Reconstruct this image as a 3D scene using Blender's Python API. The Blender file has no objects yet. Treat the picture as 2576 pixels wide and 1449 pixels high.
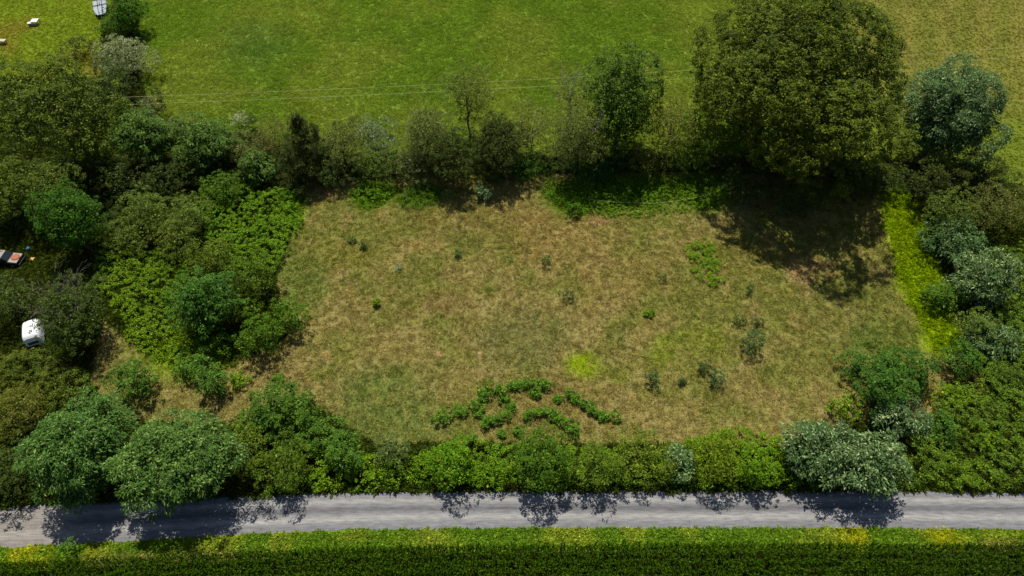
import bpy, math
import numpy as np
from mathutils import Vector

rng = np.random.default_rng(7)
S = bpy.context.scene
COL = S.collection

# ---------------------------------------------------------------- camera, sky, sun, exposure
CAM_H = 70.0
PITCH = math.radians(51.0)
HFOV = math.radians(73.8)
cam = bpy.data.cameras.new('camera')
cam.sensor_width = 36.0
cam.angle = HFOV
cam.clip_start = 0.5
cam.clip_end = 5000
camo = bpy.data.objects.new('camera', cam)
camo.location = (0, 0, CAM_H)
camo.rotation_euler = (math.pi / 2 - PITCH, 0, 0)
COL.objects.link(camo)
S.camera = camo

SUN_EL = math.radians(64)
SUN_AZ = math.atan2(-0.13, 1.0)            # sun stands beyond the field, a little to the left
world = bpy.data.worlds.new('World')
S.world = world
world.use_nodes = True
wn = world.node_tree
sky = wn.nodes.new('ShaderNodeTexSky')
sky.sky_type = 'NISHITA'
sky.sun_disc = False
sky.sun_elevation = SUN_EL
sky.sun_rotation = SUN_AZ
bg = wn.nodes['Background']
bg.inputs['Strength'].default_value = 0.06
wn.links.new(sky.outputs[0], bg.inputs['Color'])
sl = bpy.data.lights.new('sun', 'SUN')
sl.energy = 4.4
sl.angle = math.radians(0.5)
sl.color = (1.0, 0.94, 0.82)
so = bpy.data.objects.new('sun', sl)
sdir = Vector((math.sin(SUN_AZ) * math.cos(SUN_EL), math.cos(SUN_AZ) * math.cos(SUN_EL), math.sin(SUN_EL)))
so.rotation_euler = sdir.to_track_quat('Z', 'Y').to_euler()
so.location = (0, 60, 90)
COL.objects.link(so)
S.view_settings.view_transform = 'Standard'
S.view_settings.look = 'None'
S.view_settings.exposure = 0.42
S.view_settings.gamma = 1.0
S.render.engine = 'CYCLES'
S.cycles.max_bounces = 6
S.cycles.diffuse_bounces = 3
S.cycles.transmission_bounces = 3
S.cycles.glossy_bounces = 2

# ---------------------------------------------------------------- plan: points of the ground read off the photograph (2575 x 1449)
F = 2575 / 2 / math.tan(HFOV / 2)
CX, CY = 1287.5, 724.5
SP, CP = math.sin(PITCH), math.cos(PITCH)
EYE = np.array([0, 0, CAM_H])


def at(px, py, z=0.0):
    a = (px - CX) / F
    b = -(py - CY) / F
    d = np.array([a, CP + b * SP, -SP + b * CP])
    t = (z - CAM_H) / d[2]
    return EYE + d * t


def to_px(x, y, z=0.0):
    yy = y
    zz = z - CAM_H
    dep = yy * CP - zz * SP
    up = yy * SP + zz * CP
    return CX + F * x / dep, CY - F * up / dep


def srgb(r, g, b):
    c = np.array([r, g, b], float) / 255
    return np.where(c < .04045, c / 12.92, ((c + .055) / 1.055) ** 2.4)


def smooth(t):
    t = np.clip(t, 0, 1)
    return t * t * (3 - 2 * t)


_lat = np.random.default_rng(3).random((256, 256))


def vnoise(x, y, s, o=0.0):
    x = np.asarray(x) / s + 37.3 + o * 11.7
    y = np.asarray(y) / s + 91.1 + o * 5.3
    xi = np.floor(x).astype(int)
    yi = np.floor(y).astype(int)
    fx = smooth(x - xi)
    fy = smooth(y - yi)
    g = lambda i, j: _lat[i % 256, j % 256]
    return (g(xi, yi) * (1 - fx) + g(xi + 1, yi) * fx) * (1 - fy) + (g(xi, yi + 1) * (1 - fx) + g(xi + 1, yi + 1) * fx) * fy


def fbm(x, y, s, o=0.0, n=4):
    v = 0
    a = 1.0
    t = 0
    for i in range(n):
        v = v + a * vnoise(x, y, s / 2 ** i, o + i * 3.1)
        t += a
        a *= .55
    return v / t


def inpoly(px, py, poly):
    px = np.asarray(px)
    py = np.asarray(py)
    r = np.zeros(px.shape, bool)
    n = len(poly)
    for i in range(n):
        x0, y0 = poly[i]
        x1, y1 = poly[(i + 1) % n]
        if y0 == y1:
            continue
        c = ((y0 > py) != (y1 > py)) & (px < (x1 - x0) * (py - y0) / (y1 - y0) + x0)
        r ^= c
    return r


def polydist(x, y, poly):
    d = np.full(np.shape(x), 1e9)
    for i in range(len(poly)):
        ax, ay = poly[i]
        bx, by = poly[(i + 1) % len(poly)]
        ex, ey = bx - ax, by - ay
        t = np.clip(((x - ax) * ex + (y - ay) * ey) / (ex * ex + ey * ey + 1e-9), 0, 1)
        d = np.minimum(d, np.hypot(x - ax - t * ex, y - ay - t * ey))
    return d


# ---------------------------------------------------------------- materials
def new_mat(name):
    m = bpy.data.materials.new(name)
    m.use_nodes = True
    nt = m.node_tree
    p = nt.nodes['Principled BSDF']
    return m, nt, p


def plain(name, rgb, rough=.6, metal=0.0, spec=.4, var=.12, scale=6.0):
    """solid paint / wood / metal with faint procedural grime"""
    m, nt, p = new_mat(name)
    n = nt.nodes.new('ShaderNodeTexNoise')
    n.inputs['Scale'].default_value = scale
    n.inputs['Detail'].default_value = 5
    tc = nt.nodes.new('ShaderNodeTexCoord')
    nt.links.new(tc.outputs['Object'], n.inputs['Vector'])
    mx = nt.nodes.new('ShaderNodeMix')
    mx.data_type = 'RGBA'
    mx.inputs[6].default_value = (*[c * (1 - var * 2.2) for c in rgb], 1)
    mx.inputs[7].default_value = (*[min(1, c * (1 + var)) for c in rgb], 1)
    nt.links.new(n.outputs[0], mx.inputs[0])
    nt.links.new(mx.outputs[2], p.inputs['Base Color'])
    p.inputs['Roughness'].default_value = rough
    p.inputs['Metallic'].default_value = metal
    p.inputs['Specular IOR Level'].default_value = spec
    return m


def leaf_material(name, atype='GEOMETRY', trans=.24, rough=.6, spec=.12):
    m, nt, p = new_mat(name)
    a = nt.nodes.new('ShaderNodeAttribute')
    a.attribute_name = 'col'
    a.attribute_type = atype
    col = a.outputs['Color']
    if atype == 'INSTANCER':
        b = nt.nodes.new('ShaderNodeAttribute')
        b.attribute_name = 'shade'
        mul = nt.nodes.new('ShaderNodeVectorMath')
        mul.operation = 'MULTIPLY'
        nt.links.new(a.outputs['Color'], mul.inputs[0])
        nt.links.new(b.outputs['Color'], mul.inputs[1])
        col = mul.outputs[0]
    p.inputs['Roughness'].default_value = rough
    p.inputs['Specular IOR Level'].default_value = spec
    nt.links.new(col, p.inputs['Base Color'])
    t = nt.nodes.new('ShaderNodeBsdfTranslucent')
    g = nt.nodes.new('ShaderNodeVectorMath')
    g.operation = 'MULTIPLY'
    g.inputs[1].default_value = (1.25, 1.15, .45)
    nt.links.new(col, g.inputs[0])
    nt.links.new(g.outputs[0], t.inputs['Color'])
    mix = nt.nodes.new('ShaderNodeMixShader')
    mix.inputs[0].default_value = trans
    nt.links.new(p.outputs[0], mix.inputs[1])
    nt.links.new(t.outputs[0], mix.inputs[2])
    nt.links.new(mix.outputs[0], nt.nodes['Material Output'].inputs['Surface'])
    return m


def ground_material(name, scale=3.0, bump=.3, contrast=.5):
    m, nt, p = new_mat(name)
    a = nt.nodes.new('ShaderNodeAttribute')
    a.attribute_name = 'col'
    tc = nt.nodes.new('ShaderNodeTexCoord')
    n = nt.nodes.new('ShaderNodeTexNoise')
    n.inputs['Scale'].default_value = scale
    n.inputs['Detail'].default_value = 8
    n.inputs['Roughness'].default_value = .7
    nt.links.new(tc.outputs['Object'], n.inputs['Vector'])
    r = nt.nodes.new('ShaderNodeMapRange')
    r.inputs[1].default_value = .3
    r.inputs[2].default_value = .7
    r.inputs[3].default_value = 1 - contrast
    r.inputs[4].default_value = 1 + contrast
    nt.links.new(n.outputs[0], r.inputs[0])
    v = nt.nodes.new('ShaderNodeVectorMath')
    v.operation = 'SCALE'
    nt.links.new(a.outputs['Color'], v.inputs[0])
    nt.links.new(r.outputs[0], v.inputs['Scale'])
    nt.links.new(v.outputs[0], p.inputs['Base Color'])
    p.inputs['Roughness'].default_value = .95
    p.inputs['Specular IOR Level'].default_value = .1
    b = nt.nodes.new('ShaderNodeBump')
    b.inputs['Strength'].default_value = bump
    b.inputs['Distance'].default_value = .1
    nt.links.new(n.outputs[0], b.inputs['Height'])
    nt.links.new(b.outputs[0], p.inputs['Normal'])
    return m


M_LEAF = leaf_material('leaves')
M_LEAFI = leaf_material('grass_blades', 'INSTANCER', trans=.42, rough=.8, spec=.08)
M_CORN = leaf_material('corn_leaves', 'INSTANCER', trans=.3, rough=.6, spec=.06)
M_GRASSG = ground_material('grass_ground', 5.0, .5, .45)
M_MEADOW = ground_material('meadow_ground', 4.0, .6, .45)
M_SOIL = ground_material('undergrowth_soil', 3.0, .5, .4)
M_BARK = plain('bark', srgb(88, 78, 62), .9, var=.3, scale=4)
M_BARKP = plain('bleached_wood', srgb(190, 184, 165), .85, var=.2, scale=5)
M_BARKG = plain('grey_twigs', srgb(120, 112, 96), .9, var=.25, scale=5)


# ---------------------------------------------------------------- mesh helpers
def quick_mesh(name, V, Q, cols=None, cname='col'):
    """V (n,3) float, Q (m,k) int faces of one size"""
    V = np.ascontiguousarray(V, np.float32)
    Q = np.ascontiguousarray(Q, np.int32)
    me = bpy.data.meshes.new(name)
    me.vertices.add(len(V))
    me.vertices.foreach_set('co', V.ravel())
    m, k = Q.shape
    me.loops.add(m * k)
    me.loops.foreach_set('vertex_index', Q.ravel())
    me.polygons.add(m)
    me.polygons.foreach_set('loop_start', np.arange(m, dtype=np.int32) * k)
    me.polygons.foreach_set('loop_total', np.full(m, k, np.int32))
    me.update(calc_edges=True)
    if cols is not None:
        at_ = me.color_attributes.new(cname, 'FLOAT_COLOR', 'POINT')
        c = np.ones((len(V), 4), np.float32)
        c[:, :3] = cols
        at_.data.foreach_set('color', c.ravel())
    return me


def link(name, me, mat=None, parent=None, loc=None):
    o = bpy.data.objects.new(name, me)
    COL.objects.link(o)
    if mat is not None and me is not None:
        if not me.materials:
            me.materials.append(mat)
    if parent is not None:
        o.parent = parent
    if loc is not None:
        o.location = loc
    return o


def tag(o, label=None, cat=None, group=None, kind=None):
    if label:
        o['label'] = label
    if cat:
        o['category'] = cat
    if group:
        o['group'] = group
    if kind:
        o['kind'] = kind
    return o


def empty(name, loc, rz=0.0):
    o = bpy.data.objects.new(name, None)
    o.location = loc
    o.rotation_euler = (0, 0, rz)
    o.empty_display_size = .3
    COL.objects.link(o)
    return o


def tube(paths, sides=6):
    """paths: list of (points (n,3), radii (n,)) -> V, Q"""
    Vs, Qs = [], []
    base = 0
    for P, R in paths:
        P = np.asarray(P, float)
        n = len(P)
        T = np.gradient(P, axis=0)
        T /= np.linalg.norm(T, axis=1)[:, None] + 1e-9
        ref = np.array([0.3, 0.9, .1])
        A = np.cross(T, ref)
        A /= np.linalg.norm(A, axis=1)[:, None] + 1e-9
        B = np.cross(T, A)
        ang = np.arange(sides) * 2 * math.pi / sides
        V = P[:, None, :] + np.asarray(R)[:, None, None] * (np.cos(ang)[None, :, None] * A[:, None, :] + np.sin(ang)[None, :, None] * B[:, None, :])
        Vs.append(V.reshape(-1, 3))
        i = np.arange(n - 1)[:, None] * sides
        j = np.arange(sides)[None, :]
        j2 = (j + 1) % sides
        q = np.stack([i + j, i + j2, i + sides + j2, i + sides + j], -1).reshape(-1, 4)
        Qs.append(q + base)
        base += n * sides
    return np.concatenate(Vs), np.concatenate(Qs)


def unit(v):
    return v / (np.linalg.norm(v, axis=-1, keepdims=True) + 1e-9)


def rand_unit(n):
    return unit(rng.normal(size=(n, 3)))


def leaves(P, N, L, W, A=None, droop=0.0):
    """leaf quads: P centre, N leaf normal, L length, W width, A long axis (optional). Returns V (n,4,3)"""
    n = len(P)
    if A is None:
        A = rand_unit(n)
    A = unit(A - N * np.sum(A * N, 1, keepdims=True))
    B = np.cross(N, A)
    L = np.broadcast_to(L, (n,))[:, None]
    W = np.broadcast_to(W, (n,))[:, None]
    v0 = P - A * L * .5
    v1 = P + B * W * .5 + A * L * .05
    v2 = P + A * L * .5 - N * L * droop
    v3 = P - B * W * .5 + A * L * .05
    return np.stack([v0, v1, v2, v3], 1)


def leaf_mesh(name, V, C):
    n = len(V)
    Q = np.arange(n * 4, dtype=np.int32).reshape(n, 4)
    return quick_mesh(name, V.reshape(-1, 3), Q, np.repeat(C, 4, 0))


# ---------------------------------------------------------------- species of foliage
# cols: (light tone, dark tone, accent), accent share; leaf length/width; clump radius; leaves per clump; style
SP_ = {
    'oak':     dict(c=[(100, 116, 26), (40, 58, 10), (140, 140, 38)], acc=.04, L=.28, W=.18, cr=.50, n=22, dens=1.5, lobe=.32, nl=30, style='tuft'),
    'walnut':  dict(c=[(100, 120, 34), (46, 66, 18), (134, 142, 48)], acc=.06, L=.26, W=.16, cr=.48, n=21, dens=1.0, lobe=.32, nl=20, style='tuft'),
    'green':   dict(c=[(84, 116, 22), (52, 86, 14), (112, 138, 34)], acc=.06, L=.21, W=.12, cr=.38, n=19, dens=1.2, lobe=.42, nl=12, style='tuft'),
    'bright':  dict(c=[(108, 140, 20), (76, 114, 14), (142, 160, 34)], acc=.10, L=.20, W=.13, cr=.34, n=17, dens=1.3, lobe=.42, nl=12, style='tuft'),
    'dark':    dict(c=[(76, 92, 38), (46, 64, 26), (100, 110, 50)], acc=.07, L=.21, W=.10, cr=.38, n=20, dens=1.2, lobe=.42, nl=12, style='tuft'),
    'olive':   dict(c=[(104, 126, 38), (72, 92, 26), (132, 140, 52)], acc=.07, L=.26, W=.09, cr=.42, n=22, dens=1.2, lobe=.40, nl=12, style='spiky'),
    'brush':   dict(c=[(104, 124, 50), (70, 92, 34), (130, 142, 70)], acc=.08, L=.18, W=.10, cr=.36, n=20, dens=1.35, lobe=.40, nl=13, style='tuft'),
    'brown':   dict(c=[(110, 112, 56), (78, 84, 38), (134, 124, 72)], acc=.07, L=.22, W=.08, cr=.40, n=20, dens=1.15, lobe=.42, nl=11, style='spiky'),
    'silver':  dict(c=[(146, 156, 112), (102, 116, 78), (180, 186, 150)], acc=.14, L=.26, W=.09, cr=.38, n=20, dens=1.3, lobe=.40, nl=12, style='spiky'),
    'grey':    dict(c=[(112, 120, 72), (80, 90, 50), (138, 142, 100)], acc=.10, L=.22, W=.08, cr=.40, n=20, dens=1.15, lobe=.42, nl=11, style='spiky'),
    'white':   dict(c=[(178, 184, 166), (140, 148, 128), (205, 205, 195)], acc=.1, L=.26, W=.07, cr=.33, n=18, dens=1.2, lobe=.5, nl=6, style='spiky'),
    'locust':  dict(c=[(92, 126, 56), (44, 76, 28), (128, 154, 94)], acc=.14, L=.36, W=.11, cr=.64, n=30, dens=1.0, lobe=.33, nl=20, style='spray'),
    'blue':    dict(c=[(92, 120, 76), (50, 78, 46), (150, 168, 134)], acc=.16, L=.35, W=.11, cr=.58, n=28, dens=1.0, lobe=.33, nl=18, style='spray'),
    'sumac':   dict(c=[(86, 116, 44), (54, 84, 32), (118, 144, 74)], acc=.12, L=.42, W=.11, cr=.52, n=21, dens=1.0, lobe=.38, nl=12, style='spray'),
    'locustg': dict(c=[(82, 116, 34), (48, 84, 22), (106, 142, 56)], acc=.08, L=.28, W=.11, cr=.44, n=26, dens=1.1, lobe=.38, nl=13, style='spray'),
    'cedar':   dict(c=[(74, 88, 36), (42, 54, 22), (108, 114, 56)], acc=.06, L=.36, W=.08, cr=.42, n=24, dens=1.4, lobe=.36, nl=14, style='spiky'),
    'sparse':  dict(c=[(104, 114, 50), (76, 88, 38), (130, 130, 76)], acc=.1, L=.20, W=.11, cr=.42, n=12, dens=.75, lobe=.36, nl=12, style='tuft'),
    'bramble': dict(c=[(88, 128, 30), (54, 94, 20), (120, 150, 50)], acc=.08, L=.20, W=.14, cr=.26, n=15, dens=1.5, lobe=.5, nl=6, style='tuft'),
    'seedling': dict(c=[(76, 98, 58), (40, 60, 34), (112, 130, 92)], acc=.12, L=.17, W=.08, cr=.22, n=16, dens=4.0, lobe=.5, nl=5, style='tuft'),
}
ALB = 1.04                                   # one factor from the tones above to albedo


def foliage(cent, nrm, s, tint=(1, 1, 1), size=1.0, zmin=.04, perclump=None):
    """leaves of clumps at cent with outward nrm; returns V, C"""
    k = len(cent)
    n = s['n'] if perclump is None else perclump
    c0, c1, c2 = [srgb(*c) * ALB * np.array(tint) * np.array([1.0, 1.0, .9 if s['c'][0][2] > 100 else .74]) for c in s['c']]
    if perclump is None:
        n = int(n * 1.38)
    cr = s['cr'] * size * rng.uniform(.8, 1.6, k)
    ct = rng.random(k)
    idx = np.repeat(np.arange(k), n)
    m = k * n
    u = rand_unit(m)
    D = unit(nrm[idx] * .7 + u + np.array([0, 0, .35]))
    rad = cr[idx] * rng.uniform(.3, 1, m) ** .5
    P = cent[idx] + D * rad[:, None] * np.array([1, 1, .72])
    L = s['L'] * size ** .5 * rng.uniform(.6, 1.25, m)
    W = s['W'] * size ** .5 * rng.uniform(.6, 1.25, m)
    up = np.array([0, 0, 1.0])
    st = s['style']
    if st == 'tuft':
        N = unit(D * .55 + up * .55 + rand_unit(m) * .55)
        V = leaves(P, N, L, W, droop=.1)
    elif st == 'spiky':
        A = unit(D * .7 + rand_unit(m) * .7)
        N = unit(rand_unit(m) * .5 + D * .5 + up * .8)
        N = unit(N - A * np.sum(N * A, 1, keepdims=True))
        V = leaves(P, N, L, W, A)
    else:                                    # feathery compound leaves arching out and down
        out = D.copy()
        out[:, 2] = out[:, 2] * .35 - rng.uniform(.0, .5, m)
        A = unit(out + rand_unit(m) * .3)
        N = unit(up * .9 + D * .5 + rand_unit(m) * .35)
        N = unit(N - A * np.sum(N * A, 1, keepdims=True))
        V = leaves(P, N, L, W, A, droop=.22)
    t = np.clip(ct[idx] * .65 + rng.random(m) * .35, 0, 1)[:, None]
    C = c1 * (1 - t) + c0 * t
    acc = rng.random(m) < s['acc']
    C[acc] = c2
    C *= rng.uniform(.62, 1.34, (m, 1))
    keep = V[:, :, 2].min(1) > zmin
    return V[keep], C[keep]


def crown_shell(R, Ry, a, s, shape='round', size=1.0):
    """clump centres on the lumpy outside of a crown centred on 0"""
    if shape == 'cone':
        area = math.pi * R * math.hypot(R, 2 * a) * 1.2
        k = int(area * 2.6 * s['dens'] / size)
        t = 1 - np.sqrt(rng.random(k))         # 0 bottom .. 1 tip
        ang = rng.random(k) * 2 * math.pi
        lay = .78 + .42 * (.5 + .5 * np.sin(ang * 4 + t * 17)) * rng.uniform(.5, 1.3, k)
        rr = (1 - t) ** .7 * lay
        C = np.stack([R * rr * np.cos(ang), Ry * rr * np.sin(ang), -a + 2 * a * t], 1)
        N = unit(np.stack([np.cos(ang), np.sin(ang), np.full(k, .55)], 1))
        return C, N, [(np.zeros(3), .3)]
    nl = s['nl']
    ax = np.array([R, Ry, a])
    lobes = []
    off = rng.random() * 6.283
    for i in range(nl):
        zz = 1 - (i + .5) * 1.82 / nl
        an = off + i * 2.39996 + rng.normal() * .25
        zz = np.clip(zz + rng.normal() * .1, -.86, 1)
        rr = math.sqrt(max(0, 1 - zz * zz))
        d = np.array([math.cos(an) * rr, math.sin(an) * rr, zz])
        lr = s['lobe'] * rng.uniform(.62, 1.15)
        lobes.append((d * (1 - lr * .9) * rng.uniform(.80, 1.16), lr))
    lobes.append((np.array([0, 0, -.05]), .52))
    Cs, Ns = [], []
    for i, (p, lr) in enumerate(lobes):
        Rl = lr * (R * Ry * a) ** (1 / 3)
        k = int(4 * math.pi * Rl * Rl * 1.35 * s['dens'] / size)
        if k < 6:
            k = 6
        d = rand_unit(k)
        q = p + d * lr * rng.uniform(.78, 1.12, (k, 1))
        ok = (d[:, 2] > -.15) | (rng.random(k) < .22)
        if i == len(lobes) - 1:
            ok &= rng.random(k) < .25
        for j, (p2, r2) in enumerate(lobes):
            if j != i:
                ok &= np.linalg.norm(q - p2, axis=1) > r2 * .84
        g = q * ax
        gs = min(max(R * .13, .45), 1.7)
        ok &= vnoise(g[:, 0] + g[:, 2] * .8, g[:, 1] + g[:, 2] * 1.1, gs, 77 + i) > .27
        Cs.append(q[ok] * ax)
        Ns.append(unit(d[ok] / ax * ax.min()))
    return np.concatenate(Cs), np.concatenate(Ns), lobes


def limb(p0, p1, r0, r1, n=6, wob=.12):
    t = np.linspace(0, 1, n)[:, None]
    P = p0 * (1 - t) + p1 * t
    ln = np.linalg.norm(p1 - p0)
    w = rng.normal(size=(n, 3)) * wob * ln * np.sin(np.linspace(0, math.pi, n))[:, None] * .5
    P = P + w
    P[:, 2] += np.sin(t[:, 0] * math.pi) * ln * .06
    return P, r0 + (r1 - r0) * np.linspace(0, 1, n)


def bare_branches(base, spread, height, n, r0, depth=2):
    out = []

    def grow(p, d, ln, r, lev):
        q = p + d * ln
        out.append(limb(p, q, r, r * .45, 6, .18))
        if lev == 0:
            return
        for _ in range(3):
            t = rng.uniform(.4, 1)
            dd = unit(d + rand_unit(1)[0] * .75 + np.array([0, 0, .15]))
            grow(p + (q - p) * t, dd, ln * rng.uniform(.4, .65), r * .5, lev - 1)
    for _ in range(n):
        a = rng.random() * 2 * math.pi
        d = unit(np.array([math.cos(a) * spread, math.sin(a) * spread, height]))
        grow(np.array(base, float), d, math.hypot(spread, height) * rng.uniform(.7, 1.1), r0, depth)
    return out


def plant(name, cat, label, sp, box, group=None, z0=0.0, ry=.9, shape='round', tint=(1, 1, 1), size=1.0,
          kmax=1.15, bare=None, trunk=True, dens=1.0, lean=0.0, nl=None, fill=1.0, parts=('trunk', 'crown')):
    s = dict(SP_[sp])
    s['dens'] *= dens
    if nl:
        s['nl'] = nl
    x0, y0, x1, y1 = box
    mx, my = (x0 + x1) / 2, (y0 + y1) / 2
    cz = z0 + 1.5
    for _ in range(14):
        Cc = at(mx, my, cz)
        depth = Cc[1] * CP - (cz - CAM_H) * SP
        sc = F / depth
        R = (x1 - x0) / 2 / sc
        Ry = R * ry
        th = math.atan2(CAM_H - cz, Cc[1])
        app = (y1 - y0) / 2 / sc
        a2 = (app ** 2 - (Ry * math.sin(th)) ** 2) / math.cos(th) ** 2
        amin = .6 * R
        if a2 < amin ** 2:
            a = min(amin, app * .95)
            Ry = math.sqrt(max(app ** 2 - (a * math.cos(th)) ** 2, .04)) / math.sin(th)
        else:
            a = math.sqrt(a2)
            if a > kmax * R:
                a = kmax * R
                Ry = min(1.35 * R, math.sqrt(app ** 2 - (a * math.cos(th)) ** 2) / math.sin(th))
        cz = z0 + a * (.92 if z0 < .6 else 1)
    base = np.array([Cc[0], Cc[1], 0.0])
    cen = np.array([0, 0, cz])
    tiny = max(R, a) < .75
    Cl, Nl, lobes = crown_shell(R, Ry, a, s, shape, size)
    V, C = foliage(Cl + cen, Nl, s, tint, size)
    # inner foliage so that the crown is not hollow
    vol = 4.2 * R * Ry * a
    kf = int(min(vol * 1.0, 700) * fill * (1.8 if z0 >= .6 and sp != 'sparse' else 1)) + 3
    d = rand_unit(kf) * (rng.random((kf, 1)) ** .45) * .72
    if shape == 'cone':
        t = rng.random(kf) ** 1.6
        an = rng.random(kf) * 6.283
        Pf = np.stack([R * (1 - t) * .6 * np.cos(an), Ry * (1 - t) * .6 * np.sin(an), -a + 2 * a * t], 1)
    else:
        Pf = d * np.array([R, Ry, a])
    s2 = dict(s)
    s2['cr'] = s['cr'] * 1.5
    s2['L'] *= 1.5
    s2['W'] *= 2.0
    V2, C2 = foliage(Pf + cen, unit(d + np.array([0, 0, .3])), s2, tint, size, perclump=5)
    V = np.concatenate([V, V2])
    C = np.concatenate([C, C2])
    if tiny:
        me = leaf_mesh('foliage', V, C)
        o = link(name, me, M_LEAF)
        o.location = base
        tag(o, label, cat, group)
        return o
    root = empty(name, base)
    tag(root, label, cat, group)
    me = leaf_mesh(parts[1], V, C)
    link(parts[1], me, M_LEAF, root)
    if trunk:
        paths = []
        Hh = cz + a
        if cat == 'tree' and z0 >= .6:
            r = max(.06, (.011 if sp == 'sparse' else .020) * Hh)
            top = np.array([rng.normal() * .04 * R, rng.normal() * .04 * R, cz])
            paths.append(limb(np.zeros(3), top, r * 1.25, r * .5, 8, .03))
            for p, lr in lobes[:12] if shape != 'cone' else []:
                q = p * np.array([R, Ry, a]) * .92 + cen
                st = top * rng.uniform(.45, .95)
                paths.append(limb(st, q, r * .42, r * .10, 6, .12))
            if shape == 'cone':
                paths.append(limb(top, np.array([0, 0, Hh * .97]), r * .5, .02, 5, .01))
        else:
            for i in range(6 if R > 1 else 3):
                an = rng.random() * 6.283
                q = np.array([R * .45 * math.cos(an), Ry * .45 * math.sin(an), cz + a * rng.uniform(-.4, .2)])
                paths.append(limb(np.array([rng.normal() * .08, rng.normal() * .08, -.05]), q, .015 + .008 * Hh, .01, 5, .1))
        Vt, Qt = tube(paths, 6)
        link(parts[0], quick_mesh(parts[0], Vt, Qt), M_BARK, root)
    if bare:
        kind, nb, spd, hg, rr = bare
        P = bare_branches((0, 0, cz * (.85 if kind == 'pale' else .6)), spd, hg, nb, rr * (1.5 if kind == 'pale' else 1.1))
        Vb, Qb = tube(P, 4)
        link('bare_branches', quick_mesh('bare_branches', Vb, Qb), M_BARKP if kind == 'pale' else M_BARKG, root)
    return root


# ---------------------------------------------------------------- ground
def road_mid(x):
    """world y of the road's middle and its half width at world x"""
    px = np.array([-90, -60, -45, -36, -26, -16, 0, 40, 60, 110])
    mid = np.array([22.6, 24.55, 25.35, 25.85, 26.35, 26.72, 26.88, 26.85, 26.66, 26.3])
    hw = np.array([2.3, 2.25, 2.2, 2.12, 2.05, 2.0, 1.98, 2.0, 2.0, 2.0])
    return np.interp(x, px, mid), np.interp(x, px, hw)


def corn_edge(x):
    px = np.array([-110, -60, -43, -30, -15, 0, 20, 60, 110])
    e = np.array([18.4, 20.6, 21.25, 21.85, 22.45, 22.72, 22.8, 22.78, 22.78])
    return np.interp(x, px, e)


HAY_POLY = [(-3000, -760), (2110, -760), (2160, 250), (2180, 400), (1750, 400), (1250, 395), (820, 395), (560, 330), (400, 300), (352, 215), (345, 60), (250, 60), (150, 140), (0, 200), (-3000, 200)]
MEADOW_POLY = [(770, 455), (1100, 440), (1800, 430), (2270, 470), (2360, 640), (2450, 900), (2340, 1060), (2160, 1060), (1960, 1130), (1700, 1120), (940, 1120), (760, 1000),
               (560, 1070), (300, 1060), (220, 960), (260, 800), (400, 900), (560, 930), (720, 850), (690, 700), (740, 560)]

# (cx, cy, rx, ry, colour, strength) patches of different growth, in plan coordinates of the photograph
PATCH = [
    (760, 700, 70, 90, (92, 112, 44), .8), (960, 1010, 130, 100, (94, 116, 50), .62), (990, 1075, 150, 55, (100, 118, 52), .5), (1310, 850, 120, 90, (98, 108, 60), .5),
    (2230, 860, 130, 60, (84, 110, 40), .75), (2280, 780, 70, 110, (104, 112, 44), .6), (2150, 760, 90, 50, (100, 112, 48), .4),
    (1390, 1010, 170, 70, (128, 112, 66), .6), (560, 1030, 170, 40, (132, 122, 74), .7), (700, 930, 80, 40, (130, 118, 72), .6), (420, 1030, 80, 40, (122, 120, 64), .6),
    (2010, 690, 34, 28, (164, 140, 106), .8), (2050, 668, 40, 14, (166, 136, 98), .8), (2000, 660, 22, 26, (170, 138, 102), .8), (2090, 690, 22, 16, (160, 134, 94), .5),
    (1510, 556, 30, 12, (166, 138, 106), .8), (812, 484, 34, 12, (170, 132, 104), .9), (1110, 892, 9, 12, (172, 146, 112), .9), (1208, 893, 9, 10, (172, 146, 112), .9), (830, 900, 10, 16, (172, 148, 104), .7),
    (1060, 620, 60, 14, (160, 132, 84), .3), (1400, 590, 160, 70, (146, 118, 70), .35), (1550, 700, 130, 70, (144, 120, 74), .35), (1110, 760, 40, 30, (118, 96, 58), .5),
    (1460, 920, 46, 34, (134, 156, 12), .95), (1668, 880, 36, 34, (122, 144, 18), .6), (1760, 850, 70, 34, (118, 138, 26), .5), (1700, 905, 130, 40, (112, 126, 34), .4),
    (1560, 945, 40, 26, (116, 130, 34), .4), (1560, 490, 190, 52, (78, 118, 8), .95), (1770, 480, 90, 56, (94, 134, 10), .9), (1430, 500, 70, 44, (88, 126, 10), .9),
    (1060, 500, 70, 30, (88, 120, 16), .9), (940, 495, 60, 34, (96, 136, 14), .9), (730, 530, 40, 60, (104, 142, 20), .9),
    (470, 900, 110, 60, (124, 152, 14), .95), (2280, 560, 55, 90, (140, 166, 4), 1.0), (2310, 680, 52, 90, (142, 168, 4), 1.0), (2350, 800, 50, 80, (138, 164, 8), 1.0), (2375, 870, 40, 30, (134, 160, 10), 1.0), (2250, 500, 40, 40, (120, 156, 6), 1.0),
    (2420, 960, 40, 40, (124, 100, 62), .7), (1900, 640, 200, 60, (116, 108, 48), .4),
    (870, 640, 110, 40, (120, 118, 50), .5), (1150, 560, 160, 40, (122, 108, 56), .4),
]


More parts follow.
